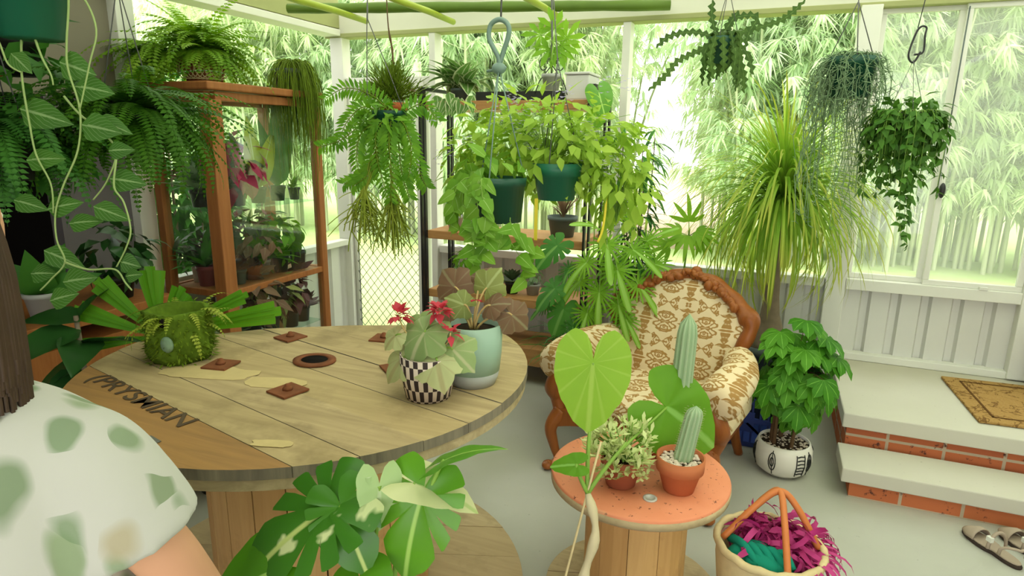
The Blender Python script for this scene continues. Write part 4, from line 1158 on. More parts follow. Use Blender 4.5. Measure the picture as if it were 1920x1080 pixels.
def zstem(mb, pts, w, tooth=.022, mi=0, t=.5, nrm=None):
    """flat zigzag cactus stem along a path"""
    P = spline(pts, 8); L = 0; D = [0]
    for i in range(1, len(P)): L += (P[i] - P[i - 1]).length; D.append(L)
    n = max(4, int(L / tooth) * 2); rows = []
    j = 0
    for i in range(n + 1):
        s = L * i / n
        while j < len(D) - 2 and D[j + 1] < s: j += 1
        k = (s - D[j]) / max(1e-6, D[j + 1] - D[j]); p = P[j].lerp(P[j + 1], k); d = (P[j + 1] - P[j]).normalized()
        v = V((.379, -.925, .3)) if nrm is None else V(nrm)
        sd = d.cross(v); sd = sd.normalized() if sd.length > 1e-4 else CR
        e = min(1, (1 - i / n) * 5 + .25)
        a, c = (1, .28) if i % 2 == 0 else (.28, 1)
        rows.append((p - sd * (w * a * e), p, p + sd * (w * c * e)))
    b0 = len(mb.v)
    for r_ in rows:
        for q in r_: mb.v.append(tuple(q))
    for i in range(n):
        a = b0 + i * 3
        mb.face([a, a + 1, a + 4, a + 3], [(0, 0), (.5, 0), (.5, 1), (0, 1)], mi, t, False); mb.face([a + 1, a + 2, a + 5, a + 4], [(.5, 0), (1, 0), (1, 1), (.5, 1)], mi, t, False)
def strings(mb, c, n, R, drop, seed, r=.0022, rise=.05, mi=0, twig=0.0, sect=(0, 6.283), sides=3, kink=.02):
    rr = random.Random(seed); c = V(c)
    for i in range(n):
        a = rr.uniform(*sect); q = R * rr.uniform(.35, 1.0); dr = drop * rr.uniform(.45, 1.0)
        o = c + V((rr.uniform(-.3, .3) * R, rr.uniform(-.3, .3) * R, 0))
        e = c + V((q * math.cos(a), q * math.sin(a), 0))
        pts = bez(o, o.lerp(e, .6) + UP * rise * rr.uniform(.6, 1.4), e + V((q * .18 * math.cos(a), q * .18 * math.sin(a), -dr * .25)), e + V((rr.uniform(-.02, .02), rr.uniform(-.02, .02), -dr)), 9)
        for k in range(3, 10): pts[k] += V((rr.uniform(-kink, kink), rr.uniform(-kink, kink), 0)) * .4
        tube(mb, pts, r, r * .6, sides, mi, rr.random(), False)
        if twig:
            for k in range(3, 10):
                for s in range(2):
                    d = dirv(rr.uniform(0, 6.28), rr.uniform(-.9, .9)); tube(mb, [pts[k], pts[k] + d * twig * rr.uniform(.5, 1.2)], r * .7, r * .35, 3, mi, rr.random(), False)
def palmate(mb, p, d, n, L, w, k, spread, seed=0, prof=p_lance, droop=.5, mi=0, t=.5, seg=3):
    s = d.cross(n).normalized(); n = s.cross(d)
    for i in range(k):
        a = spread * (-.5 + i / (k - 1)); dd = d * math.cos(a) + s * math.sin(a)
        blade(mb, p, dd, n, L * (1 - .3 * abs(-.5 + i / (k - 1)) * 2), w, prof, droop, .15, seg, mi, min(1, max(0, t + .1 * ((i * 7) % 3 - 1))))

# ------------------------------------------------------------------ plants on the big table
t = thing('moss_pot_plant', 'mossy green pot with tiny ferns on the left of the drum table', 'potted plant', (-1.72, 1.36, TZ))
rr = random.Random(21); C0 = V((-1.735, 1.40, TZ + .001))
b = MB(); lathe(b, [(.0001, 0), (.085, 0), (.098, .03), (.100, .09), (.093, .14), (.096, .165), (.08, .165), (.07, .12), (.0001, .12)], C0, 30, wob=lambda a, z: 1 + .05 * math.sin(a * 5 + z * 40) + .03 * math.sin(a * 13)); pb = b.build('pot', M['moss'], t)
b = MB()
for i in range(800):
    a = rr.uniform(0, 2 * PI); z = rr.uniform(.0, .17); d = dirv(a, rr.uniform(-.5, .7)); p = C0 + V((.093 * math.cos(a), .093 * math.sin(a), z))
    kite(b, p, d, UP, rr.uniform(.012, .03), rr.uniform(.004, .009), 0, rr.random())
b.build('moss', M['l_rhip'], t)['kind'] = 'stuff'
b = MB()
for i in range(34):
    a = rr.uniform(0, 2 * PI); p = C0 + V((.085 * math.cos(a), .085 * math.sin(a), rr.uniform(.10, .17))); d = dirv(a, rr.uniform(-.4, .9))
    frond(b, p, d, UP, rr.uniform(.06, .12), .035, 9, 1.4, .4, 0, rr.random(), .001)
b.build('fern_sprigs', M['l_string'], t)
b = MB(); blob(b, C0 + V((.048, -.088, .075)), .024, .014, .026, 14, 8); b.build('lichen_patch', plain('grey_lichen', (.20, .30, .20), .95, .1, .3, 30), t, label='grey-green lichen patch')
b = MB(); blob(b, C0 + V((.035, -.083, .142)), .018, .014, .016, 12, 8); b.build('hollow_shade', M['dark'], t, label='dark blob painting the shade of a dip near the rim')  # solid black blob, the shade of a dip put into its colour

t = thing('begonia_pot', 'pale mint green pot with bronze begonia near the right edge of the drum table', 'potted plant', (-.795, 1.585, TZ))
c = V((-.778, 1.60, TZ + .001))
b = MB(); lathe(b, [(.0001, 0), (.066, 0), (.074, .02), (.079, .042)], c, 36); b.build('saucer_base', M['pgrey'], t, label='grey lower band of the pot')
mint = plain('mint_glaze', (.30, .44, .35), .4, .4, .05)
b = MB(); lathe(b, [(.079, .042), (.085, .10), (.087, .185), (.080, .185), (.077, .10), (.0001, .10)], c, 36); b.build('pot', mint, t)
b = MB(); lathe(b, [(.079, .16), (.04, .164), (.0001, .165)], c, 20); b.build('soil', M['soil'], t)
def begonia(root, c, leaves, stemmat, z0):
    b = MB()
    for (off, L, d, n_, mat, tt) in leaves:
        p = V(c) + V(off); tube(b, bez(V(c) + V((off[0] * .1, off[1] * .1, z0)), V(c) + V((off[0] * .2, off[1] * .2, z0 + (off[2] - z0) * .6)), p - V(d) * .02 + UP * .01, p, 8), .004, .0025, 6)
    b.build('stems', stemmat, root)
    for (off, L, d, n_, mat, tt) in leaves:
        b = MB(); pleaf(b, V(c) + V(off), V(d), V(n_), L, R_BEGO, .06, .35, .03, 36, 4, 0, tt, 1.0, 7); b.build('leaf', M[mat], root)
F = -CF
pinkstem = plain('tan_begonia_stem', (.55, .40, .16), .5, .3, .1)
begonia(t, c, [((-.07, .02, .28), .068, (-.6, .1, .5), (-.1, -.9, .5), 'l_bronze', .3), ((.03, .03, .285), .06, (.5, 0, .8), (.2, -.9, .3), 'l_begreen', .6),
               ((.115, .02, .215), .06, (.7, .3, -.6), (.3, -.8, .5), 'l_bronze', .7), ((-.02, -.02, .24), .05, (-.5, -.3, .3), (0, -.8, .6), 'l_begreen', .2),
               ((.06, -.01, .245), .05, (.7, -.1, .3), (0, -.7, .7), 'l_bronze', .4), ((-.06, -.03, .225), .045, (-.8, -.3, -.2), (0, -.7, .6), 'l_bronze', .9), ((.0, .06, .30), .05, (.1, .5, .6), (0, -.8, .5), 'l_bronze', .1)], pinkstem, .165)
b = MB(); palmate(b, c + V((.015, -.01, .255)), (F + UP * .4).normalized(), UP, .03, .018, 6, 4.5, droop=.6); b.build('flower_tip', M['redflower'], t)

t = thing('rex_begonia_pot', 'small pot in black and white check with pale begonia leaves and red blooms', 'potted plant', (-.835, 1.445, TZ))
c = V((-.848, 1.455, TZ + .001))
b = MB(); lathe(b, [(.0001, 0), (.062, 0), (.075, .06), (.078, .125), (.072, .125), (.068, .06), (.0001, .06)], c, 40, wob=lambda a, z: 1 + .008 * math.sin(a * 26)); b.build('pot', M['check'], t)
b = MB(); lathe(b, [(.071, .108), (.0001, .11)], c, 20); b.build('soil', M['soil'], t)
begonia(t, c, [((.0, -.015, .19), .085, (-.2, -.5, -.5), (-.1, -.8, .7), 'l_rex', .6), ((.055, -.045, .125), .075, (.5, -.6, -.6), (.3, -.8, .5), 'l_rexpale', .6), ((-.055, -.04, .115), .07, (-.5, -.5, -.6), (-.3, -.8, .5), 'l_rexpale', .2),
               ((-.03, .02, .185), .06, (-.7, .1, .3), (-.1, -.8, .5), 'l_rex', .2), ((.085, -.01, .15), .07, (.7, -.2, -.4), (.3, -.8, .5), 'l_rex', .9), ((-.09, -.02, .17), .045, (-.5, -.4, -.5), (-.2, -.8, .5), 'l_rexpale', .5)], M['stem'], .09)
rr = random.Random(31); b = MB()
for (x, y, z, n_) in ((-.085, -.005, .225, 22), (.03, .02, .245, 26), (.075, -.005, .195, 10)):
    b = MB()
    for i in range(n_):
        d = dirv(rr.uniform(0, 6.28), rr.uniform(-.6, 1.2)); blade(b, c + V((x, y, z)) + d * .01, d, UP, rr.uniform(.025, .042), rr.uniform(.016, .026), p_ovate, .6, .3, 3, 0, rr.random())
    b.build('bloom', M['redflower'], t, label='red clustered bloom')
b = MB()
for (x, y, z) in ((-.085, -.005, .225), (.03, .02, .245), (.075, -.005, .195)): tube(b, bez(c + V((x * .2, y * .2, .09)), c + V((x * .3, y, .16)), c + V((x, y, z - .05)), c + V((x, y, z)), 8), .003, .002, 5)
b.build('bloom_stalks', pinkstem, t)

# ------------------------------------------------------------------ pots on the orange stool
t = thing('jade_pot', 'terracotta pot of cream and green jade plant, left on the orange stool', 'potted plant', (-.36, 1.83, SZ), 'terracotta pots on the stool')
c = V((-.368, 1.845, SZ + .001)); pot(t, c, .066, .047, .098, 'terra2', .02)
rr = random.Random(17); st = MB(); lf = MB()
for i in range(58):
    a = rr.uniform(0, 2 * PI); q = .115 * math.sqrt(rr.random()); h = .13 + .11 * (1 - (q / .125) ** 2) * rr.uniform(.5, 1)
    e = c + V((q * math.cos(a), q * math.sin(a), h + rr.uniform(-.03, .01))); tube(st, bez(c + V((rr.uniform(-.03, .03), rr.uniform(-.03, .03), .09)), c + V((q * .3 * math.cos(a), q * .3 * math.sin(a), .14)), e - UP * .03, e, 5), .0035, .002, 5, 0, .5, False)
    for j in range(7):
        d = dirv(rr.uniform(0, 6.28), rr.uniform(-.2, 1.3)); blade(lf, e - UP * rr.uniform(0, .03), d, (UP - d * d.z + CR * .05), rr.uniform(.024, .042), rr.uniform(.011, .017), p_obov, -.5, .25, 3, 0, rr.random())
for i in range(40):
    a = rr.uniform(PI * .95, PI * 2.05); p = c + V((.066 * math.cos(a), .066 * math.sin(a), .1)); e = p + V((.022 * math.cos(a), .022 * math.sin(a), rr.uniform(-.045, .03)))
    for j in range(4):
        d = dirv(rr.uniform(0, 6.28), rr.uniform(-.6, 1)); blade(lf, e, d, (UP - d * d.z + CR * .05), rr.uniform(.018, .03), rr.uniform(.010, .015), p_obov, -.4, .25, 3, 0, rr.random())
st.build('stems', M['stem'], t); lf.build('foliage', M['l_jade'], t)

t = thing('cactus_pot', 'terracotta pot with short ribbed cactus in white gravel, front right on the orange stool', 'potted plant', (-.19, 1.87, SZ), 'terracotta pots on the stool')
c = V((-.19, 1.885, SZ + .001)); pot(t, c, .074, .048, .115, 'terra', .028)
pebbles(t, (c.x, c.y, c.z + .098), .064, 130, 3, .0075)
def column(root, c, h, r, lean=(0, 0), ribs=10, name='cactus', spine=True):
    b = MB(); segs = ribs * 4; n = 12; base = len(b.v)
    for i in range(n + 1):
        k = i / n; rr_ = r * (1 - .12 * k) * math.sqrt(max(.0004, 1 - max(0, (k - .80) / .20) ** 2)); cc = V(c) + V((lean[0] * k, lean[1] * k, h * k))
        for j in range(segs):
            a = 2 * PI * j / segs; q = rr_ * (1 + .13 * math.cos(a * ribs)); b.v.append((cc.x + q * math.cos(a), cc.y + q * math.sin(a), cc.z))
    for i in range(n):
        for j in range(segs):
            k = (j + 1) % segs; b.face([base + i * segs + j, base + i * segs + k, base + (i + 1) * segs + k, base + (i + 1) * segs + j], None, 0, .15 + .7 * (j % 4 in (0, 3)))
    o = b.build(name, M['cactus'], root)
    if spine:
        s = MB(); rr = random.Random(5)
        for i in range(22):
            for j in range(ribs):
                k = (i + .5) / 23; a = 2 * PI * j / ribs; q = r * (1 - .12 * k) * 1.12; p = V(c) + V((lean[0] * k + q * math.cos(a), lean[1] * k + q * math.sin(a), h * k))
                d = dirv(a + rr.uniform(-.6, .6), rr.uniform(-.4, .7)); tube(s, [p, p + d * .007], .0006, .0002, 3, 0, .5, False)
        s.build('spines', M['paledry'], o)
column(t, c + V((.005, .005, .10)), .185, .027, (.028, .005))

t = thing('tall_cactus_pot', 'terracotta pot with tall column cactus at the back of the orange stool', 'potted plant', (-.235, 2.13, SZ), 'terracotta pots on the stool')
c = V((-.262, 2.10, SZ + .001)); pot(t, c, .082, .055, .105, 'terra', .028)
column(t, c + V((.025, .02, .09)), .42, .034, (.012, .02))

# ------------------------------------------------------------------ big elephant ear plant standing in front of the stool
t = thing('elephant_ear', 'tall plant with large lime heart-shaped leaves rising in front of the orange stool', 'plant', (-.40, 1.42, 0))
c = V((-.40, 1.42, 0)); pot(t, c, .12, .09, .2, 'terra', .03)
b = MB(); tube(b, spline([c + V((0, 0, .16)), c + V((.03, .0, .32)), (-.371, 1.444, .437), (-.352, 1.470, .56), (-.384, 1.494, .654)], 6), .017, .011, 9, rf=lambda k: .016 - .005 * k + .003 * math.sin(k * 30)); b.build('trunk', M['paledry'], t, label='pale knobbly trunk')
b = MB(); tube(b, [c + V((-.05, -.01, .14)), (-.417, 1.425, .436), (-.384, 1.494, .66), (-.36, 1.515, .80)], .0035, sides=6); b.build('stake', M['cane'], t)
J1 = V((-.406, 1.572, .996)); J2 = V((-0.263, 2.024, 0.709)); H0 = V((-.384, 1.494, .654))
for pts in (bez(H0, H0 + V((-.03, .06, .15)), J1 + V((.0, .06, -.14)), J1, 14), bez(H0, H0 + V((.06, .05, .12)), J2 + V((-.10, -.12, -.10)), J2, 14), bez(H0, H0 + V((-.03, -.0, .05)), (-.42, 1.48, .74), (-.415, 1.488, .735), 8), bez(H0, H0 + V((.03, .02, .06)), (-.33, 1.53, .75), (-.30, 1.56, .79), 8)):
    b = MB(); tube(b, pts, .0065, .0035, 7); b.build('petiole', M['stem'], t)
F3 = V((.30, -.93, .15))
b = MB(); pleaf(b, J1, V((.02, -.16, -1)), F3, .20, R_HEART, .10, .10, .012, 48, 6, 0, .75, .98); b.build('leaf', M['l_heart'], t, label='large lime heart-shaped leaf hanging point down')
b = MB(); pleaf(b, J2, (CR * .80 + UP * -.52 - CF * .12), (V((.1, -.72, .62))), .235, R_HEART, .10, .30, .03, 48, 6, 0, .5, 1.22); b.build('leaf', M['l_heart2'], t, label='large mid green heart-shaped leaf tilted to the right')
b = MB(); pleaf(b, V((-.415, 1.488, .735)), V((-.85, -.25, -.12)), V((.1, -.75, .6)), .075, R_ARROW, .2, .2, .02, 30, 4, 0, .2); b.build('leaf', M['l_heart2'], t, label='small dark leaf over the stool edge')

# ------------------------------------------------------------------ variegated split-leaf plant in the foreground
t = thing('split_leaf_plant', 'cream-splashed split-leaf plant in the foreground below the drum table', 'plant', (-.62, .80, 0))
c = V((-.62, .80, 0)); pot(t, c, .15, .11, .26, 'pdgrey', .02)
LV = [((-.668, .792, .945), V((-.60, -.55, -.42)), V((.05, -.50, .86)), .19, R_MONST, 'l_monst', .3, 'glossy leaf splashed with cream'),
      ((-.645, .800, .950), V((.55, -.30, -.65)), V((.2, -.60, .72)), .12, R_MONST, 'l_monst', .6, 'smaller drooping leaf with cream streaks'),
      ((-.520, .862, .965), V((-.10, -.45, -.88)), V((.12, -.85, .45)), .150, R_MONST, 'l_monst2', .8, 'bright green split leaf'),
      ((-.735, .715, .850), V((-.6, -.35, -.35)), V((.0, -.6, .8)), .15, R_HEART, 'l_monst2', .1, None),
      ((-.588, .835, .985), V((.1, -.2, -1)), V((.7, -.6, .2)), .095, R_ARROW, 'l_pale', .5, 'leaf turned to its pale underside'),
      ((-.535, .868, .985), V((.92, .25, -.18)), V((-.15, -.30, .94)), .12, R_ARROW, 'l_cream', .5, 'almost wholly cream leaf'),
      ((-.488, .888, 1.030), V((.80, .42, .46)), V((-.55, -.05, .75)), .11, R_ARROW, 'l_monst2', .4, 'upright leaf seen edge-on'),
      ((-.590, .770, .840), V((.5, -.6, -.3)), V((0, -.6, .8)), .10, R_HEART, 'l_monst2', .6, None)]
for (p, d, n_, L, rf, mat, tt, lab) in LV:
    b = MB(); s = c + V((random.Random(p[0]).uniform(-.03, .03), .0, .25)); tube(b, bez(s, s.lerp(V(p), .4) + UP * .12, V(p) - d.normalized() * .04 - UP * .02, p, 12), .006, .004, 7); b.build('petiole', M['stem'], t)
    b = MB(); fo = .28 if mat == 'l_cream' else .12
    pleaf(b, p, d, n_, L, rf, fo, .30, .012, 150 if rf is R_MONST else 44, 6, 0, tt, 1.0 if rf is not R_HEART else 1.1); b.build('leaf', M[mat], t, label=lab)
b = MB(); tube(b, [c + V((.02, .02, .22)), (-.602, .835, .70), (-.605, .826, 1.005)], .0085, .007, 8); b.build('climbing_stem', M['l_pale'], t, label='upright pale green stem')

# ------------------------------------------------------------------ fan palm and dark leaved plants behind the table, left
t = thing('fan_palm', 'fan palm with broad ribbed segments beside the glass cabinet', 'plant', (-2.20, 1.92, 0))
c = V((-2.22, 1.95, 0)); pot(t, c, .14, .11, .28, 'pblack', .02)
rr = random.Random(8); h = V((-2.03, 1.56, .86)); HUBS = [(-.02, .26, .095, .1, .6), (.46, .20, .08, .0, .3), (1.10, .34, .06, -.1, .5), (1.32, .46, .085, .1, .8), (-.80, .30, .075, .0, .5), (-1.20, .31, .07, .1, .35), (-1.65, .30, .06, .2, .2), (.85, .22, .06, .3, .2)]
b = MB(); tube(b, bez(c + V((0, 0, .26)), c + V((0, 0, .5)), h - UP * .15, h, 8), .009, .006, 6); b.build('petiole', M['stem'], t)
for (a, L, w, dp, tt) in HUBS:
    d = (CR * math.sin(a) + UP * math.cos(a) - CF * dp).normalized(); n_ = (-CF + UP * .5); s_ = d.cross(n_).normalized(); b = MB()
    for q in (-1, 0, 1): blade(b, h + CF * .01 * a, d + s_ * (q * w * .95 / max(.2, L) * .42), n_ + s_ * (.25 * q), L * (1 - .05 * abs(q)), w * .42, p_wedge, .2, .35, 5, 0, min(1, tt + .1 * q))
    b.build('leaf_segment', M['l_palm'], t)

t = thing('rubber_plant', 'dark glossy broad-leaved plant in the shade behind the left of the drum table', 'plant', (-2.20, 1.38, 0))
c = V((-2.22, 1.40, 0)); pot(t, c, .15, .12, .28, 'terra2', .02)
b = MB(); tube(b, [c + UP * .24, c + V((.02, -.02, .55)), c + V((-.02, .0, .95))], .014, .008, 7); b.build('trunk', M['bark'], t)
b = MB()
for (z, az, el, L, w) in ((.93, 3.5, .15, .26, .13), (.9, 4.6, -.1, .30, .15), (.86, 5.6, .05, .26, .14), (.84, .4, .3, .24, .12), (.78, 3.9, -.4, .26, .13), (.76, 5.0, -.5, .28, .14), (.72, 2.6, .1, .24, .12), (.95, 1.6, .7, .2, .1), (.68, 5.9, -.3, .25, .13), (.7, 4.4, -.3, .25, .13)):
    blade(b, c + V((0, 0, z)), dirv(az, el), UP + dirv(az + 1, 0) * .3, L, w, p_ovate, .6, .25, 7, 0, (az * 3) % 1)
b.build('foliage', M['l_dark'], t)
t = thing('plant_bench', 'orange-brown timber bench against the house wall, half hidden by leaves', 'bench', (-2.80, 1.65, 0))
for (x, y) in ((-3.02, 1.35), (-2.58, 1.35), (-3.02, 1.98), (-2.58, 1.98)):
    b = MB(); box(b, x - .025, y - .025, 0, x + .025, y + .025, .82); b.build('leg', M['orchre'], t)
b = MB(); box(b, -3.08, 1.30, .82, -2.52, 2.03, .86); b.build('top', M['orchre'], t, bevel=.004)
b = MB(); box(b, -3.03, 1.36, .62, -2.57, 1.98, .74); b.build('apron', M['orchre'], t)

# ------------------------------------------------------------------ hanging pot and striped vine, near left
t = thing('hanging_vine_pot', 'green plastic pot hanging at the top left with long trailing striped vines', 'hanging plant', (-1.70, 1.06, 1.80))
c = V((-1.705, 1.065, 1.80)); pot(t, c, .085, .066, .13, 'pgreen', .022)
chain(t, [[c + V((.08 * math.cos(a), .08 * math.sin(a), .13)), c + V((0, 0, .62)), c + V((0, 0, .80))] for a in (.4, 2.5, 4.6)])
VN = [
 [(-1.690, 1.027, 1.792), (-1.678, 1.008, 1.700), (-1.653, 0.994, 1.602), (-1.630, 0.984, 1.528), (-1.591, 0.983, 1.460), (-1.578, 0.971, 1.393)],
 [(-1.659, 1.040, 1.793), (-1.639, 1.037, 1.750), (-1.617, 1.037, 1.713), (-1.609, 1.034, 1.689)],
 [(-1.64, 1.09, 1.935), (-1.600, 1.093, 1.900), (-1.590, 1.067, 1.788), (-1.580, 1.055, 1.726), (-1.545, 1.046, 1.634), (-1.540, 1.025, 1.541), (-1.564, 0.993, 1.455), (-1.574, 0.973, 1.393), (-1.565, 0.961, 1.331), (-1.541, 0.957, 1.280), (-1.568, 0.935, 1.239), (-1.589, 0.921, 1.214)],
 [(-1.63, 1.10, 1.935), (-1.545, 1.090, 1.890), (-1.508, 1.086, 1.816), (-1.514, 1.063, 1.737), (-1.524, 1.032, 1.633)],
 [(-1.604, 1.052, 1.665), (-1.564, 1.058, 1.622), (-1.506, 1.070, 1.579), (-1.474, 1.072, 1.536), (-1.488, 1.049, 1.467), (-1.514, 1.027, 1.423)],
 [(-1.474, 1.072, 1.536), (-1.453, 1.054, 1.518), (-1.451, 1.039, 1.456), (-1.426, 1.040, 1.420), (-1.405, 1.033, 1.358), (-1.411, 1.020, 1.315), (-1.427, 1.002, 1.271)],
 [(-1.541, 0.957, 1.280), (-1.489, 0.975, 1.264), (-1.430, 0.999, 1.265), (-1.404, 1.002, 1.235), (-1.387, 1.004, 1.217)],
 [(-1.72, .99, 1.80), (-1.677, 0.972, 1.773), (-1.656, 0.970, 1.731), (-1.640, 0.985, 1.714)]]
for v_ in VN:
    b = MB(); tube(b, spline(v_, 6), .0028, .0018, 6); b.build('vine', M['vinestem'], t)
b = MB(); rr = random.Random(3)
for i, (p, L, w) in enumerate([((-1.690, 1.000, 1.635), .12, .075), ((-1.61, 1.057, 1.745), .085, .07), ((-1.52, 1.061, 1.612), .09, .055), ((-1.474, 1.047, 1.475), .085, .06), ((-1.60, .972, 1.402), .085, .055), ((-1.50, 1.016, 1.41), .09, .05), ((-1.60, .950, 1.306), .10, .055), ((-1.66, .978, 1.515), .09, .06), ((-1.55, .951, 1.233), .08, .06), ((-1.425, 1.010, 1.284), .05, .05), ((-1.57, 1.059, 1.689), .09, .07), ((-1.53, 1.035, 1.60), .09, .07), ((-1.57, .927, 1.19), .07, .055), ((-1.405, 1.006, 1.25), .04, .035), ((-1.55, .985, 1.369), .08, .05), ((-1.70, .96, 1.42), .08, .05), ((-1.69, 1.0, 1.76), .06, .045), ((-1.47, 1.05, 1.54), .06, .045), ((-1.63, .93, 1.25), .06, .05)]):
    d = (CR * rr.uniform(.6, 1) * (1 if i % 4 else .4) + UP * rr.uniform(-.35, .15)); blade(b, p, d, (-CF + UP * rr.uniform(.1, .7)), L, w, p_ovate, .35, -.12, 6, 0, rr.random())
b.build('leaves', M['l_vstripe'], t)

# ferns on the left
def boston(root, c, n, Lr, W, seed, az=(0, 6.283), el=(-.1, 1.1), droop=(1.2, 2.4), mat='l_fern', pairs=24, name='fronds'):
    rr = random.Random(seed); b = MB()
    for i in range(n):
        a = rr.uniform(*az); d = dirv(a, rr.uniform(*el)); n_ = UP - d * d.z + V((0, 0, .01))
        frond(b, V(c) + V((rr.uniform(-.03, .03), rr.uniform(-.03, .03), 0)), d, n_, rr.uniform(*Lr), W * rr.uniform(.8, 1.2), pairs, rr.uniform(*droop), .30, 0, rr.random(), .0015)
    return b.build(name, M[mat], root)
t = thing('boston_fern', 'lush green fern hanging between the striped vines and the glass cabinet', 'hanging plant', (-2.25, 1.72, 1.62))
c = V((-2.25, 1.72, 1.50)); pot(t, c, .11, .08, .15, 'pblack', .015)
chain(t, [[c + V((.105 * math.cos(a), .105 * math.sin(a), .15)), c + V((0, 0, .6)), c + V((0, 0, 1.09))] for a in (.2, 2.3, 4.4)])
boston(t, c + UP * .14, 170, (.28, .55), .125, 11, pairs=26)
t = thing('shade_fern', 'darker fern hanging in the shade in front of the house doorway', 'hanging plant', (-2.45, 1.30, 1.45))
c = V((-2.42, 1.36, 1.42)); pot(t, c, .11, .08, .15, 'pblack', .015)
chain(t, [[c + V((.105 * math.cos(a), .105 * math.sin(a), .15)), c + V((0, 0, .6)), c + V((0, 0, 1.17))] for a in (.2, 2.3, 4.4)])
boston(t, c + UP * .14, 110, (.28, .50), .125, 12, mat='l_deep')
t = thing('trailing_shade_plant', 'leafy plant with tiny red flowers hanging in the shade at the far left', 'hanging plant', (-2.55, 1.45, 1.85))
c = V((-2.62, 1.55, 1.78)); pot(t, c, .10, .08, .13, 'pblack', .015)
chain(t, [[c + V((.095 * math.cos(a), .095 * math.sin(a), .13)), c + V((0, 0, .5)), c + V((0, 0, .81))] for a in (.2, 2.3, 4.4)])
b = MB(); cloud(b, c + V((.04, -.04, -.10)), (.28, .28, .34), 240, .10, .05, 14, p_ovate, hang=.7); b.build('foliage', M['l_deep'], t)
b = MB(); rr = random.Random(6)
for i in range(12): 
    p = c + V((rr.uniform(.0, .3), rr.uniform(-.3, -.1), rr.uniform(-.32, .05)))
    for j in range(5): blade(b, p, dirv(j * 1.26, .3), UP, .018, .013, p_ovate, .3, .1, 2, 0, rr.random())
b.build('flowers', plain('scarlet_petal', (.75, .07, .03), .6, .2), t, label='tiny scarlet flowers')

# ------------------------------------------------------------------ on top of the cabinet
t = thing('asparagus_fern_pot', 'feathery bright green fern in a coiled terracotta pot on the cabinet top', 'potted plant', (-2.86, 2.62, 1.84))
c = V((-2.85, 2.62, 1.836)); pot(t, c, .115, .085, .15, 'terra2', .02)
rr = random.Random(13)
for i in range(9):
    b = MB(); a = -.9 + i * .17; cc = c + V((.105 * math.cos(a - .6), .105 * math.sin(a - .6), .075)); R_ = .055
    nx = V((math.cos(a - .6), math.sin(a - .6), 0)); sy = V((-nx.y, nx.x, 0))
    tube(b, [cc + sy * (R_ * math.cos(q)) + UP * (R_ * math.sin(q)) + nx * .02 for q in [2 * PI * k / 16 for k in range(17)]], .003, sides=5, cap=False); b.build('wire_coil', M['cane'], t)
b = MB()
for i in range(230):
    a = rr.uniform(0, 2 * PI); d = dirv(a, rr.uniform(.1, 1.35)); L = rr.uniform(.18, .46)
    frond(b, c + UP * .14, d, UP - d * d.z + V((.0, 0, .02)), L, .15, 18, rr.uniform(.9, 2.4), .30, 0, rr.random(), .0012)
    if i < 60:
        frond(b, c + V((-.15, -.12, .15)), dirv(rr.uniform(2.4, 5.6), rr.uniform(-.2, .7)), UP, rr.uniform(.25, .55), .13, 20, rr.uniform(1.2, 2.6), .22, 0, rr.random(), .0012)
b.build('fronds', M['l_maiden'], t)
t = thing('string_cactus_pot', 'dome of dense drooping olive strings on the right end of the cabinet top', 'potted plant', (-2.68, 3.12, 1.84))
c = V((-2.70, 3.10, 1.836)); pot(t, c, .10, .08, .12, 'pdgrey', .015)
b = MB(); strings(b, c + V((.03, .0, .13)), 460, .165, .42, 15, .0026, .10, kink=.01); strings(b, c + V((.05, .03, .13)), 90, .17, .75, 16, .0024, .10, kink=.01)
b.build('strings', M['l_rhip'], t)

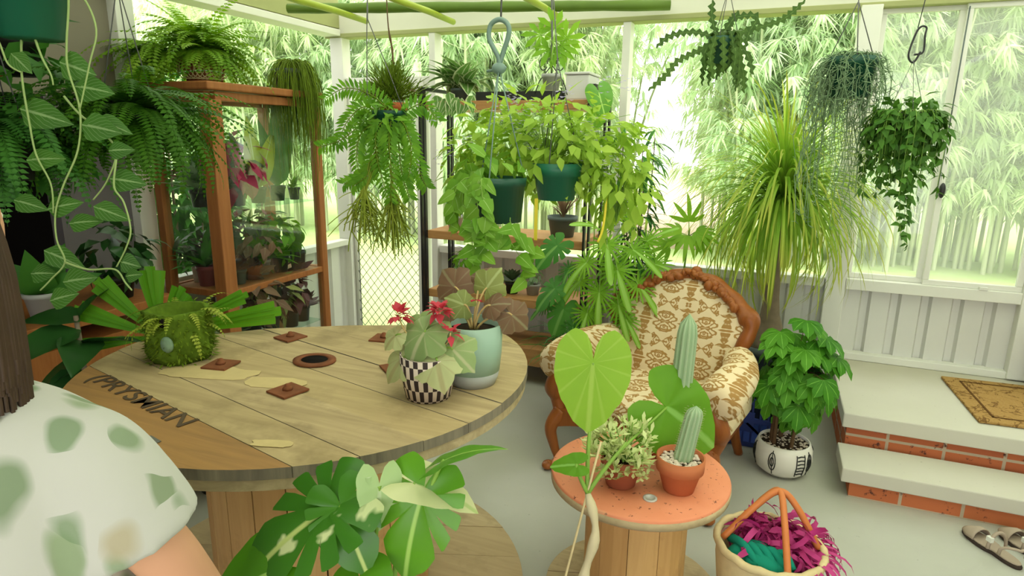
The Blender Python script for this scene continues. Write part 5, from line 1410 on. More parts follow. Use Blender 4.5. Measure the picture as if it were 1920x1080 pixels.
# ------------------------------------------------------------------ plants inside the cabinet
def small_plant(label, c, r, h, potmat, kind, mat, size, seed, name='potted_plant', group='pots inside the glass cabinet', **k):
    t = thing(name, label, 'potted plant', tuple(c), group); c = V(c) + UP * .001
    pot(t, c, r, r * .75, h, potmat, h * .12, segs=20)
    p = c + UP * h * .9; b = MB(); rr = random.Random(seed)
    if kind == 'tuft': tuft(b, p, k.get('n', 22), size, size * k.get('w', .2), seed, k.get('el', (.2, 1.4)), k.get('prof', p_lance), k.get('droop', (.2, .9)))
    elif kind == 'cloud': cloud(b, p + UP * size * .55, (size * .6, size * .6, size * .6), k.get('n', 60), size * .42, size * .24, seed)
    elif kind == 'rosette':
        for ring, (n, el, L) in enumerate(((9, .15, 1), (8, .6, .85), (6, 1.05, .6))):
            for i in range(n):
                a = 6.283 * i / n + ring * .4; d = dirv(a, el); blade(b, p + UP * .01 * ring, d, UP - d * d.z, size * L, size * .42, p_obov, -.4, .3, 3, 0, rr.random())
    elif kind == 'paddle':
        for (x, z, s, tl) in ((0, 0, 1, 0), (.35, .55, .7, .5), (-.3, .6, .75, -.5), (.1, .95, .7, .15)):
            blob(b, p + V((x * size * .5, 0, (z + .45 * s) * size * .55)), size * .20 * s, size * .07, size * .30 * s, 14, 8, 0, rr.random(), M=Matrix.Rotation(tl, 3, 'Y'))
    elif kind == 'broad':
        for (d, L, w, dr) in k['lv']:
            d = V(d); blade(b, p, d, -CF * .8 + UP * .35 + CR * .5, L, w, p_strap if k.get('strap') else p_ovate, dr, .12, 8, 0, rr.random())
    b.build('foliage', M[mat], t)
    if k.get('flower'):
        f = MB(); st = MB(); fm, n, fs, fh = k['flower']
        for i in range(n):
            q = p + V((rr.uniform(-1, 1) * size * .45, rr.uniform(-1, 1) * size * .45, fh + rr.uniform(-.03, .03))); tube(st, [p, p.lerp(q, .5) + UP * .01, q], .0015, sides=4)
            for j in range(9): blade(f, q, dirv(rr.uniform(0, 6.28), rr.uniform(-.5, 1.3)), UP, fs, fs * .6, p_ovate, .3, .2, 2, 0, rr.random())
        st.build('flower_stalks', M['stem'], t); f.build('flowers', M[fm], t)
    return t
S1, S2, S3, S4 = 1.193, .765, .418, .11
small_plant('pot with broad yellow-green paddle leaves, top glass shelf of the cabinet', (-2.80, 2.88, S1), .05, .09, 'pblack', 'broad', 'l_banana', .4, 1, lv=[((-.15, .1, 1), .46, .115, .5), ((.2, .25, .9), .40, .105, .9), ((-.3, -.2, .8), .3, .09, .7)])
small_plant('pot with tall dark green upright leaves, top glass shelf of the cabinet', (-2.80, 3.04, S1), .05, .09, 'pblack', 'broad', 'l_deep', .4, 2, lv=[((0, .05, 1), .52, .11, .15), ((.2, .12, .95), .46, .11, .3), ((-.2, 0, .9), .44, .10, .4)])
small_plant('pot of crimson rosette leaves at the front of the top glass shelf', (-2.78, 2.70, S1), .055, .09, 'pdgrey', 'cloud', 'magenta_leaf', 0.27, 3, n=70)
small_plant('pot of silvery strap leaves with dark red centre, near the side pane, top shelf', (-2.90, 2.56, S1), .055, .09, 'pblack', 'tuft', 'l_grey', 0.27, 4, n=26, flower=('magenta_leaf', 3, .05, .10))
small_plant('small square-looking black pot with a sprouting succulent at the far end of the top shelf', (-2.76, 3.14, S1), .036, .075, 'pblack', 'tuft', 'l_mid', 0.09, 5, n=14, w=.3)
small_plant('black pot with green paddle cactus at the far end of the middle shelf', (-2.74, 3.11, S2), .052, .11, 'pblack', 'paddle', 'l_vine', .20, 6)
small_plant('dark pot with drooping mid green leaves, middle shelf beside the paddle cactus', (-2.76, 2.98, S2), .05, .10, 'pblack', 'cloud', 'l_mid', 0.24, 7, n=50)
small_plant('grey pot with pink star flowers above green leaves, middle shelf of the cabinet', (-2.80, 2.87, S2), .05, .09, 'pgrey', 'tuft', 'l_mid', 0.23, 8, n=30, flower=('pink', 4, .03, .30))
small_plant('dull terracotta pot with reddish leaves, middle shelf of the cabinet', (-2.75, 2.75, S2), .05, .085, 'terra2', 'cloud', 'l_bronze', 0.23, 9, n=50)
small_plant('grey pot with bronze rosette, middle shelf next to the front corner post', (-2.74, 2.62, S2), .05, .085, 'pdgrey', 'rosette', 'l_purple', 0.14, 10)
small_plant('red pot with green tuft on the middle shelf behind the side pane', (-2.86, 2.52, S2), .055, .11, 'red', 'tuft', 'l_deep', 0.22, 11, n=24)
small_plant('white pot with dark foliage on the middle shelf at the back by the side pane', (-2.97, 2.56, S2), .035, .10, 'white', 'cloud', 'l_succ', 0.20, 12, n=40)
small_plant('black pot of purple-black rosettes at the far end of the lower glass shelf', (-2.74, 3.12, S3), .05, .10, 'pblack', 'rosette', 'l_purple', 0.15, 13)
small_plant('tall black pot of purple foliage, second from the far end of the lower glass shelf', (-2.72, 2.99, S3), .055, .12, 'pblack', 'cloud', 'l_purple', 0.24, 14, n=60)
small_plant('dark pot with olive and red leaves in the middle of the lower glass shelf', (-2.74, 2.85, S3), .05, .10, 'pdgrey', 'cloud', 'l_begreen', 0.24, 15, n=50)
small_plant('dark pot with bronze leaves on the lower glass shelf behind the fan palm', (-2.74, 2.70, S3), .05, .10, 'pblack', 'cloud', 'l_bronze', 0.27, 16, n=50)
small_plant('pale pot with succulents on the lower glass shelf next to the front corner post', (-2.76, 2.57, S3), .045, .08, 'pgrey', 'rosette', 'l_succ', 0.14, 17)

for i, (sh_, y, kind, mat, sz, pm, lab) in enumerate(((S1, 2.80, 'cloud', 'l_succ', .26, 'pblack', 'dark bushy pot at the back of the top shelf behind the crimson rosettes'), (S1, 2.64, 'tuft', 'l_deep', .26, 'pdgrey', 'pot of dark spears at the back of the top shelf by the corner post'),
    (S2, 3.05, 'cloud', 'l_deep', .26, 'pdgrey', 'dark leafy pot at the back of the middle shelf behind the paddle cactus'), (S2, 2.80, 'cloud', 'l_succ', .28, 'pblack', 'dusky leafy pot at the back of the middle shelf behind the pink flowers'), (S2, 2.67, 'tuft', 'l_purple', .24, 'pblack', 'purple spiky pot at the back of the middle shelf near the corner post'),
    (S3, 3.06, 'cloud', 'l_succ', .24, 'pgrey', 'grey pot of dusky leaves at the back of the lower glass shelf, far end'), (S3, 2.78, 'cloud', 'l_purple', .26, 'pdgrey', 'maroon leafy pot at the back of the lower glass shelf, middle'))):
    small_plant(lab, (-2.935, y, sh_), .045, .09, pm, kind, mat, sz, 200 + i, n=70)

# ------------------------------------------------------------------ hanging group in front of the gate
t = thing('ribbon_fern_basket', 'hanging pot with toothed dark fronds and yellow-green strings in front of the gate', 'hanging plant', (-1.488, 2.30, 1.60))
c = V((-1.50, 2.30, 1.60)); pot(t, c, .07, .055, .085, 'pdgreen', .012)
chain(t, [[c + V((-.06, 0, .085)), (-1.592, 2.279, 1.754), (-1.618, 2.331, 1.999), (-1.66, 2.42, 2.36)], [c + V((.05, .03, .085)), (-1.52, 2.33, 1.85), (-1.618, 2.34, 2.05), (-1.66, 2.42, 2.36)]])
FR = [[(-1.486, 2.296, 1.668), (-1.567, 2.287, 1.743), (-1.672, 2.252, 1.774), (-1.748, 2.209, 1.730)], [(-1.493, 2.285, 1.656), (-1.575, 2.253, 1.646), (-1.671, 2.199, 1.566), (-1.749, 2.159, 1.537)],
      [(-1.471, 2.291, 1.656), (-1.500, 2.239, 1.508), (-1.574, 2.202, 1.422), (-1.642, 2.165, 1.389)], [(-1.462, 2.297, 1.657), (-1.429, 2.258, 1.489), (-1.410, 2.254, 1.403), (-1.387, 2.257, 1.339)],
      [(-1.453, 2.304, 1.667), (-1.379, 2.351, 1.713), (-1.313, 2.367, 1.651)], [(-1.480, 2.284, 1.655), (-1.540, 2.222, 1.487), (-1.554, 2.200, 1.423), (-1.611, 2.176, 1.379)],
      [(-1.448, 2.303, 1.667), (-1.393, 2.304, 1.532), (-1.351, 2.294, 1.426), (-1.327, 2.293, 1.383)], [(-1.50, 2.28, 1.66), (-1.58, 2.22, 1.60), (-1.60, 2.20, 1.50), (-1.58, 2.20, 1.40)], [(-1.49, 2.27, 1.66), (-1.50, 2.20, 1.60), (-1.49, 2.19, 1.48), (-1.46, 2.2, 1.36)], [(-1.52, 2.3, 1.66), (-1.60, 2.27, 1.70), (-1.66, 2.23, 1.64), (-1.69, 2.2, 1.55)], [(-1.46, 2.28, 1.66), (-1.40, 2.26, 1.62), (-1.37, 2.25, 1.52), (-1.38, 2.24, 1.42)], [(-1.47, 2.27, 1.66), (-1.44, 2.2, 1.58), (-1.43, 2.19, 1.46), (-1.44, 2.2, 1.33)]]
rr = random.Random(19); b = MB()
for pts in FR:
    P = spline(pts, 7); tube(b, P, .003, .0015, 5, 1, .5, False); n = len(P)
    for i in range(2, n):
        k = i / n; d = (P[min(i + 1, n - 1)] - P[i - 1]).normalized(); s = d.cross(-CF).normalized()
        for sg in (-1, 1):
            L = .060 * min(1, .5 + k * 2) * (1.15 - .5 * k) * rr.uniform(.8, 1.15)
            blade(b, P[i], s * sg + d * .55 - UP * .25, -CF + UP * .3, L, L * .27, p_lance, .6, .15, 3, 0, rr.random())
cloud(b, c + V((-.01, -.02, .05)), (.10, .09, .07), 110, .07, .018, 191, p_lance, hang=.3, shell=.7)
b.build('fronds', [M['l_mid'], M['l_rhip']], t)
b = MB()
for i in range(70):
    o = V((-1.57, 2.20, 1.40)) if i % 2 else V((-1.46, 2.24, 1.40)); tgt = o + V((rr.uniform(-.09, .07), rr.uniform(-.05, .05), rr.uniform(-.32, -.12)))
    P = bez(o, o + V((rr.uniform(-.02, .02), 0, -.06)), tgt + UP * .06, tgt, 6); tube(b, P, .0034, .0022, 4, 0, rr.random(), False)
    for k in range(2): tube(b, [P[3 + k], P[3 + k] + V((rr.uniform(-.06, .06), rr.uniform(-.03, .03), rr.uniform(-.06, -.01)))], .0028, .002, 4, 0, rr.random(), False)
for (a, e) in (((-1.57, 2.2, 1.32), (-1.70, 2.12, 1.22)), ((-1.55, 2.2, 1.36), (-1.47, 2.2, 1.29)), ((-1.46, 2.22, 1.27), (-1.36, 2.24, 1.25)), ((-1.58, 2.2, 1.36), (-1.66, 2.15, 1.33)), ((-1.58, 2.2, 1.3), (-1.71, 2.13, 1.17)), ((-1.46, 2.23, 1.2), (-1.37, 2.24, 1.12))): tube(b, arc(a, e, .01, 5), .003, .002, 4, 0, .5, False)
for (a, e) in (((-1.50, 2.28, 1.62), (-1.56, 2.2, 1.36)), ((-1.48, 2.28, 1.62), (-1.46, 2.24, 1.38))): 
    for q in range(4): tube(b, bez(V(a), V(a) + V((.02 * q - .03, -.05, -.05)), V(e) + V((.015 * q, 0, .1)), V(e), 8), .003, .0025, 4, 0, .5, False)
b.build('strings', M['l_string'], t, label='forked yellow-green strings')

t = thing('moss_flower_pot', 'small orange-rimmed hanging pot with a fluffy olive mound and pink buds', 'hanging plant', (-1.57, 2.44, 1.69))
c = V((-1.575, 2.45, 1.655)); pot(t, c, .06, .045, .07, plain('orange_plastic', (.55, .12, .04), .5, .3), .02)
rr = random.Random(23); b = MB()
for i in range(700):
    d = dirv(rr.uniform(0, 6.28), rr.uniform(-.1, 1.5)); p = c + UP * .085 + d * rr.uniform(.0, .125); tube(b, [p, p + (d + V((rr.uniform(-.5, .5), rr.uniform(-.5, .5), rr.uniform(-.3, .5)))) * .045], .0034, .0012, 3, 0, rr.random(), False)
b.build('mound', M['l_rhip'], t)['kind'] = 'stuff'
for p in ((-1.652, 2.42, 1.758), (-1.505, 2.485, 1.775)):
    b = MB()
    for j in range(9): blade(b, p, dirv(j * .9, rr.uniform(-.3, 1)), UP, .022, .014, p_ovate, .3, .2, 2, 0, rr.random())
    b.build('bud', M['pink'], t, label='pink bud')
b = MB(); tube(b, spline([c + V((-.05, 0, .07)), (-1.60, 2.47, 1.80), (-1.605, 2.50, 1.93), (-1.627, 2.506, 2.047), (-1.64, 2.52, 2.2), (-1.65, 2.55, 2.39)], 5), .0035, .0035, 5, rf=lambda k: .0028 + .003 * abs(math.sin(k * 40)) * (k > .25) * (k < .6)); b.build('twine', M['twig'], t)
b = MB(); tube(b, spline([c + V((.05, 0, .07)), (-1.57, 2.47, 1.83), (-1.605, 2.50, 1.93)], 4), .0018, sides=4); b.build('twine', M['twig'], t)

# ------------------------------------------------------------------ plants on the rack
GR = 'pots on the black plant rack'
b = MB(); T0 = (-1.50, 3.83, 1.806); box(b, -1.78, 3.70, 1.806, -1.22, 3.96, 1.812); 
for (x0, y0, x1, y1) in ((-1.78, 3.70, -1.22, 3.712), (-1.78, 3.948, -1.22, 3.96), (-1.78, 3.712, -1.768, 3.948), (-1.232, 3.712, -1.22, 3.948)): box(b, x0, y0, 1.812, x1, y1, 1.86)
b.build('seed_tray', M['pblack'], loc=T0, label='long black plastic tray on the top shelf of the plant rack', cat='tray')
t = thing('storage_tub', 'translucent pale grey plastic tub on the right of the top rack shelf', 'tub', (-1.15, 3.85, 1.806))
tubm = plain('milky_plastic', (.62, .62, .60), .4, .4, .05)
b = MB(); box(b, -1.205, 3.72, 1.806, -1.06, 3.95, 1.95); b.build('body', tubm, t, bevel=.01)
b = MB(); box(b, -1.21, 3.712, 1.95, -1.055, 3.958, 1.965); b.build('lid', tubm, t, bevel=.004)
t = thing('variegated_pot_plant', 'spreading plant with cream-edged grey green leaves on the top rack shelf', 'potted plant', (-1.93, 3.78, 1.806), GR)
c = V((-1.93, 3.78, 1.807)); pot(t, c, .06, .05, .08, 'pdgrey', .01)
b = MB(); tuft(b, c + UP * .08, 54, .22, .105, 24, (-.3, 1.3), p_ovate, (.3, 1.3), .06, .15, 5); 
rr = random.Random(25)
for i in range(16): blade(b, c + V((rr.uniform(-.15, .2), -.11, rr.uniform(-.02, .06))), V((rr.uniform(-.5, .5), -.4, -.9)), -CF + UP * .4, .13, .065, p_ovate, .3, .15, 5, 0, rr.random())
b.build('foliage', M['l_varieg'], t)
small_plant('small pale grey pot with dark cupped leaves at the left of the second rack shelf', (-1.95, 3.74, .98), .055, .10, 'pgrey', 'broad', 'l_deep', .2, 31, group=GR, lv=[((-.45, 0, .9), .17, .075, -.4), ((.5, -.1, .75), .18, .07, -.5), ((.25, -.4, .5), .16, .07, -.3), ((-.2, .3, .8), .15, .06, -.2)])
t = small_plant('charcoal pot with bare brown stems on the right of the second rack shelf', (-1.22, 3.80, .98), .095, .13, 'pdgrey', 'tuft', 'l_bronze', .16, 32, group=GR, n=22, w=.12, el=(.9, 1.5), prof=p_strap)
small_plant('green pot with tiny leaves at the left of the third rack shelf', (-1.86, 3.74, .58), .068, .125, 'mintgreen', 'cloud', 'l_mid', .15, 33, group=GR, n=70)
small_plant('dark rosette succulent in a black pot in the middle of the third rack shelf', (-1.55, 3.78, .58), .05, .08, 'pblack', 'rosette', 'l_succ', .12, 34, group=GR)
small_plant('grey-leaved succulent in a pale pot, right of the dark rosette on the third rack shelf', (-1.41, 3.80, .58), .05, .075, 'pgrey', 'cloud', 'l_grey', .12, 35, group=GR, n=40)
b = MB(); box(b, -1.34, 3.74, .5805, -1.26, 3.84, .60); b.build('folded_paper', plain('pale_blue_paper', (.50, .60, .68), .8, .1), loc=(-1.30, 3.79, .5805), label='pale blue packet lying on the third rack shelf', cat='packet', bevel=.004)

# ------------------------------------------------------------------ centre hanging baskets
t = thing('lime_hanging_basket', 'green hanging pot with a mass of lime foliage and lilac flowers', 'hanging plant', (-.80, 2.36, 1.35))
c = V((-.79, 2.37, 1.35)); pot(t, c, .095, .07, .14, 'pgreen', .03)
chain(t, [[c + V((.09 * math.cos(a), .09 * math.sin(a), .14)), c + V((-.03, .06, .52)), (-.86, 2.48, 2.1), (-.93, 2.58, 2.33)] for a in (.5, 2.6, 4.7)])
lf = MB(); st = MB()
cloud(lf, c + V((-.07, .06, .22)), (.42, .20, .21), 640, .074, .036, 41, p_ovate, hang=.3, stems=(st, 5), shell=.3)
cloud(lf, c + V((.22, .10, .08)), (.16, .14, .24), 170, .08, .040, 42, p_ovate, hang=.6, stems=(st, 5), shell=.3)
cloud(lf, c + V((-.36, .02, .12)), (.16, .12, .20), 150, .075, .040, 43, p_ovate, hang=.5, stems=(st, 5), shell=.3)
cloud(lf, c + V((.03, .07, .17)), (.16, .10, .10), 70, .08, .04, 47, p_ovate, hang=.3, shell=.3)
st.build('stems', M['stem'], t); lf.build('foliage', M['l_lime'], t)
b = MB(); rr = random.Random(44)
for i in range(30):
    a = rr.uniform(0, 6.28); p = c + V((rr.uniform(-.50, .25), rr.uniform(-.18, .1), rr.uniform(.12, .44)))
    for j in range(9):
        q = p + V((rr.uniform(-.022, .022), rr.uniform(-.02, .02), rr.uniform(-.03, .03)))
        for k in range(4): blade(b, q, dirv(k * 1.57 + a, .3), UP, .010, .008, p_round, .2, .1, 2, 0, rr.random())
b.build('flowers', M['lilac'], t, label='lilac flower sprays')
b = MB(); box(b, -.842, 2.268, 1.20, -.829, 2.270, 1.36); b.build('tag', M['yellow'], t, label='yellow plastic tag strip')
b = MB(); tube(b, spline([(-.60, 2.375, 1.42), (-.588, 2.36, 1.35), (-.592, 2.345, 1.25), (-.606, 2.33, 1.20)], 4), .005, sides=5); b.build('yellow_strap', M['yellow'], t, label='curling yellow strap')

t = thing('vine_hanging_basket', 'wide dark green hanging basket with heart-leaved vine, left of the centre', 'hanging plant', (-.95, 2.24, 1.27))
c = V((-.960, 2.19, 1.275)); pot(t, c, .105, .088, .165, 'pdgreen', .02)
HK = V((-1.018, 2.32, 1.842))
chain(t, [[c + V((.10 * math.cos(a), .10 * math.sin(a), .165)), HK] for a in (.6, 2.7, 4.8)], .0028, 'tealhook')
b = MB()
hp = [HK + V((0, 0, -.02)), HK + V((0, 0, .03)), HK + V((-.022, 0, .07)), HK + V((-.042, 0, .11)), HK + V((-.035, 0, .155)), HK + V((0, 0, .172)), HK + V((.033, 0, .155)), HK + V((.040, 0, .12)), HK + V((.018, .002, .06)), HK + V((.004, .004, .02))]
tube(b, spline(hp, 6), .0095, sides=8); blob(b, HK + V((0, 0, -.002)), .03, .02, .022, 12, 8); tube(b, [HK + V((-.05, 0, -.012)), HK + V((.03, 0, .0))], .006, sides=6)
b.build('hook', M['tealhook'], t, label='large grey-green loop hook')
b = MB(); tube(b, [HK + V((.006, 0, .165)), HK + V((-.01, .05, .35)), HK + V((-.02, .1, .84))], .004, sides=6); b.build('chain', M['chain'], t)
lf = MB(); st = MB(); rr = random.Random(45)
cloud(lf, c + V((-.05, .0, .20)), (.15, .10, .06), 40, .075, .06, 46, p_heart, hang=.5)
for i in range(13):
    a = rr.uniform(PI * .75, PI * 1.7); p0 = c + V((.10 * math.cos(a), .10 * math.sin(a), .16)); L = rr.choice([.08, .12, .16, .22, .3, .34])
    e = p0 + V((.05 * math.cos(a) + rr.uniform(-.05, .05), .05 * math.sin(a), -L)); P = bez(p0, p0 + V((.06 * math.cos(a), .06 * math.sin(a), .03)), e + UP * L * .5, e, 8); tube(st, P, .002, .0012, 4, 0, .5, False)
    for k in range(1, 9, 2):
        d = V((rr.uniform(-1, 1), rr.uniform(-.5, .1), rr.uniform(-.9, -.1))); blade(lf, P[k], d, -CF + UP * .5 + CR * rr.uniform(-.4, .4), rr.uniform(.05, .085), rr.uniform(.042, .065), p_heart, .4, .12, 5, 0, rr.random())
for (a_, e_) in (((-.93, 2.10, 1.28), (-.961, 2.034, 1.087)), ((-.90, 2.10, 1.28), (-.807, 2.096, 1.080)), ((-.95, 2.08, 1.3), (-.99, 2.05, 1.16)), ((-.88, 2.12, 1.3), (-.79, 2.14, 1.12))):
    P = bez(V(a_), V(a_) + V((0, -.04, -.03)), V(e_) + UP * .1, V(e_), 9); tube(st, P, .002, .0012, 4, 0, .5, False)
    for k in range(2, 10): blade(lf, P[k], V((rr.uniform(-1, 1), -.3, rr.uniform(-.8, .1))), -CF + UP * .4, rr.uniform(.05, .08), rr.uniform(.045, .06), p_heart, .4, .12, 5, 0, rr.random())
st.build('vines', M['stem'], t); lf.build('leaves', M['l_vine'], t)

# umbrella-leaved plant in a wire holder
t = thing('umbrella_hanging_plant', 'hanging plant with bright fingered leaves in a scrolled wire holder under the beam', 'hanging plant', (-1.0, 2.88, 1.80))
c = V((-1.0, 2.88, 1.80)); pot(t, c, .045, .035, .07, 'pgrey', .01)
b = MB(); tube(b, [c + V((0, 0, .07)), c + V((-.005, .01, .2)), (-1.034, 2.956, 2.202), (-1.05, 3.0, 2.62)], .005, sides=6); b.build('chain', M['chain'], t)
for s in (-1, 1):
    b = MB(); P = [c + CR * (s * (.02 + .03 * (1 - math.cos(q)) * .6)) + UP * (.115 + .028 * math.sin(q)) for q in [PI * 2 * k / 14 for k in range(14)]]
    tube(b, P, .0025, sides=5); b.build('scroll', M['black'], t)
    b = MB(); tube(b, [c + UP * .11, c + CR * (s * .055) + UP * .04, c + CR * (s * .075) + UP * -.02], .0025, sides=5); b.build('holder_arm', M['black'], t)
b = MB(); rr = random.Random(51)
st = MB(); tube(st, [c + UP * .06, c + V((.0, 0, .16)), c + V((.01, 0, .24))], .004, sides=5)
for (p, d) in (((-1.065, 2.90, 2.045), V((-.9, -.2, .1))), ((-1.01, 2.93, 2.075), V((-.2, -.2, .9))), ((-.985, 2.91, 1.975), V((.5, -.4, -.7))), ((-.955, 2.94, 2.03), V((.6, 0, .75))), ((-1.02, 2.90, 1.98), V((-.1, -.6, -.6))), ((-.975, 2.93, 2.0), V((.8, -.2, -.3)))):
    tube(st, bez(c + UP * .2, c + UP * .23, V(p) - d * .03, p, 6), .002, sides=4)
    palmate(b, V(p), d.normalized(), -CF + UP * .3, .105, .028, 7, 4.4, droop=.7, t=rr.random(), prof=p_obov)
st.build('stems', M['stem'], t); b.build('leaves', M['l_finger'], t)

# ------------------------------------------------------------------ plants right of the rack
t = thing('lobed_philodendron', 'big plant with bright deeply lobed leaves between the rack and the armchair', 'plant', (-.93, 3.42, 0))
c = V((-.93, 3.40, 0)); pot(t, c, .16, .12, .30, 'pblack', .02)
st = MB(); rr = random.Random(61); tube(st, [c + UP * .27, c + V((.04, .0, .6)), c + V((.10, -.02, .85))], .02, .012, 8)
LL = [((-.78, 3.20, 1.05), (.2, -.6, -.4), .22), ((-.66, 3.28, 1.02), (.7, -.3, -.3), .20), ((-.84, 3.25, 1.12), (-.2, -.5, .3), .20), ((-.60, 3.34, 1.06), (.6, .0, .5), .17), ((-.72, 3.2, .92), (.4, -.6, -.6), .22), ((-.88, 3.18, .95), (-.5, -.5, -.5), .2),
      ((-.62, 3.26, .84), (.7, -.4, -.5), .2), ((-.80, 3.16, .80), (.1, -.5, -.85), .20), ((-.70, 3.18, .74), (.4, -.5, -.75), .19), ((-.55, 3.34, .94), (.9, -.2, -.1), .18), ((-.70, 3.32, 1.16), (.3, -.3, .7), .16), ((-.92, 3.22, .84), (-.6, -.3, -.6), .18), ((-.76, 3.24, 1.2), (0, -.4, .8), .15), ((-.66, 3.2, .66), (.6, -.5, -.6), .16), ((-.86, 3.16, .68), (-.1, -.6, -.75), .18)]
b = MB()
for (p, d, L) in LL:
    p = V(p); tube(st, bez(c + V((.08, -.02, .75)), c + V((.10, -.05, 1.0)), p - V(d) * .1 + UP * .08, p, 8), .005, .003, 5, 0, .5, False)
    pleaf(b, p, V(d), V((rr.uniform(-.3, .3), -.7, .75)), L, R_SELLO, .1, .4, .02, 130, 4, 0, rr.random(), 1.05)
st.build('stems', M['stem'], t); b.build('leaves', M['l_sello'], t)
b = MB()
for (p, d, L) in (((-1.06, 3.22, 1.02), (-.5, -.4, -.5), .17), ((-1.04, 3.14, .80), (-.6, -.3, -.6), .16), ((-.98, 3.2, .9), (-.2, -.5, -.6), .15), ((-1.0, 3.18, .68), (-.2, -.5, -.8), .16), ((-.93, 3.14, .6), (.1, -.5, -.8), .15), ((-1.10, 3.18, .70), (-.7, -.2, -.6), .14)): 
    pleaf(b, p, V(d), V((rr.uniform(-.3, .3), -.75, .65)), L, R_MONST if L > .15 else R_SELLO, .1, .3, .01, 130, 4, 0, rr.random())
b.build('dark_leaves', M['l_sellod'], t, label='darker lobed leaves on the rack side')
b = MB(); tuft(b, c + V((.0, -.14, .34)), 40, .34, .022, 62, (.2, 1.2), p_grass, (1.0, 2.4), .06); tuft(b, c + V((-.10, -.16, .45)), 24, .28, .02, 66, (.0, 1.0), p_grass, (1.0, 2.4), .05); b.build('strap_leaves', M['l_deep'], t)
b = MB(); cloud(b, c + V((.19, -.17, .25)), (.07, .05, .07), 26, .07, .035, 63, p_ovate); b.build('young_shoots', M['l_lime'], t, label='small lime shoots at the foot')

t = thing('narrow_leaf_plant', 'tall plant with dark narrow drooping leaves right of the rack, before the white post', 'plant', (-.70, 3.62, 0))
c = V((-.70, 3.66, 0)); pot(t, c, .12, .09, .26, 'pdgrey', .02)
st = MB(); b = MB(); rr = random.Random(64)
for s in range(6):
    a = rr.uniform(0, 6.28); q = rr.uniform(.03, .17); e = c + V((q * math.cos(a), q * math.sin(a) * .7 - .05, rr.uniform(1.25, 1.66)))
    P = bez(c + UP * .23, c + UP * .7, e - UP * .4, e, 14); tube(st, P, .006, .003, 5, 0, .5, False)
    for i in range(6, 15):
        for j in range(5):
            d = dirv(rr.uniform(0, 6.28), rr.uniform(-.5, .6)); blade(b, P[i] + UP * rr.uniform(-.05, .05), d, UP, rr.uniform(.12, .2), rr.uniform(.016, .026), p_lance, rr.uniform(.6, 1.6), .2, 5, 0, rr.random())
st.build('stems', M['bark'], t); b.build('foliage', M['l_deep'], t)

t = thing('finger_leaf_plant', 'slender plant with long fingered leaves standing behind the armchair crest', 'plant', (-.42, 3.62, 0))
c = V((-.44, 3.66, 0)); pot(t, c, .11, .085, .24, 'pblack', .02)
st = MB(); b = MB(); rr = random.Random(65)
tube(st, [c + UP * .2, c + V((.0, -.05, .7)), (-.405, 3.50, 1.12)], .008, .005, 6)
for (p, d, k) in (((-.41, 3.49, 1.16), (0, -.1, 1), 5), ((-.37, 3.47, 1.11), (.8, -.2, -.15), 7), ((-.44, 3.46, 1.10), (-.8, -.3, .1), 6), ((-.41, 3.44, 1.09), (.1, -.7, -.5), 7), ((-.50, 3.48, 1.02), (-.7, -.2, .0), 6), ((-.36, 3.5, 1.08), (.6, .3, -.3), 6)):
    tube(st, [(-.405, 3.50, 1.08), p], .003, sides=4); palmate(b, V(p), V(d).normalized(), -CF * .6 + UP * .6, .17, .026, k, 2.6, droop=1.0, t=rr.random(), seg=5)
st.build('stems', M['stem'], t); b.build('leaves', M['l_finger'], t)
b = MB(); pleaf(b, (-.93, 3.46, 1.83), V((.35, -.25, -.8)), V((.35, -.85, .3)), .14, R_HEART, .06, .15, .01, 40, 4, 0, .5)
t = thing('heart_leaf_climber', 'climber with one big glossy heart leaf at the right end of the rack top', 'plant', (-.985, 3.56, 0))
c = V((-.955, 3.585, 0)); pot(t, c, .05, .04, .12, 'pblack', .01)
b.build('leaf', M['l_monst2'], t)
b = MB(); tube(b, spline([c + UP * .1, c + V((.0, .0, .8)), c + V((.005, -.01, 1.5)), c + V((.0, -.03, 1.80)), (-.93, 3.46, 1.83)], 6), .004, .003, 6); b.build('stem', M['stem'], t)
b = MB(); pleaf(b, (-.96, 3.54, 1.70), V((-.5, -.3, -.6)), V((.1, -.85, .4)), .11, R_HEART, .1, .2, .01, 40, 4, 0, .2); b.build('leaf', M['l_vine'], t)

# ------------------------------------------------------------------ ponytail palm
t = thing('ponytail_palm', 'ponytail palm with a fountain of thin leaves and swollen trunk behind the armchair', 'plant', (.05, 3.80, 0))
c = V((.05, 3.80, 0)); pot(t, c, .19, .15, .46, 'pdgrey', .03)
b = MB(); tube(b, [c + V((0, 0, z)) + V((-.01 * z, 0, 0)) for z in (.40, .46, .54, .62, .72, .85, 1.0, 1.15, 1.29)], 0, 0, 18, rf=tab([(0, .105), (.09, .115), (.18, .10), (.28, .07), (.42, .046), (.6, .036), (1, .030)])); b.build('trunk', M['bark'], t)
rr = random.Random(71); b = MB(); cr = c + V((-.012, 0, 1.28))
for i in range(640):
    a = rr.uniform(0, 6.283); el = rr.uniform(-.5, 1.45); d = dirv(a, el); L = rr.uniform(.50, .82); n_ = UP - d * d.z + V((0, 0, .02))
    blade(b, cr + d * .02 + UP * rr.uniform(-.07, .05), d, n_, L, rr.uniform(.015, .022), p_grass, rr.uniform(1.3, 2.6) if el < 1.1 else rr.uniform(.5, 2.2), .3, 9, 0, rr.random())
for i in range(46):
    d = dirv(rr.uniform(0, 6.28), rr.uniform(1.2, 1.5)); blade(b, cr, (d + CR * rr.uniform(-.1, .22)), CR, rr.uniform(.35, .52), .02, p_grass, rr.uniform(-.2, .5), .4, 7, 0, rr.uniform(.5, 1))
b.build('leaves', M['l_pony'], t)

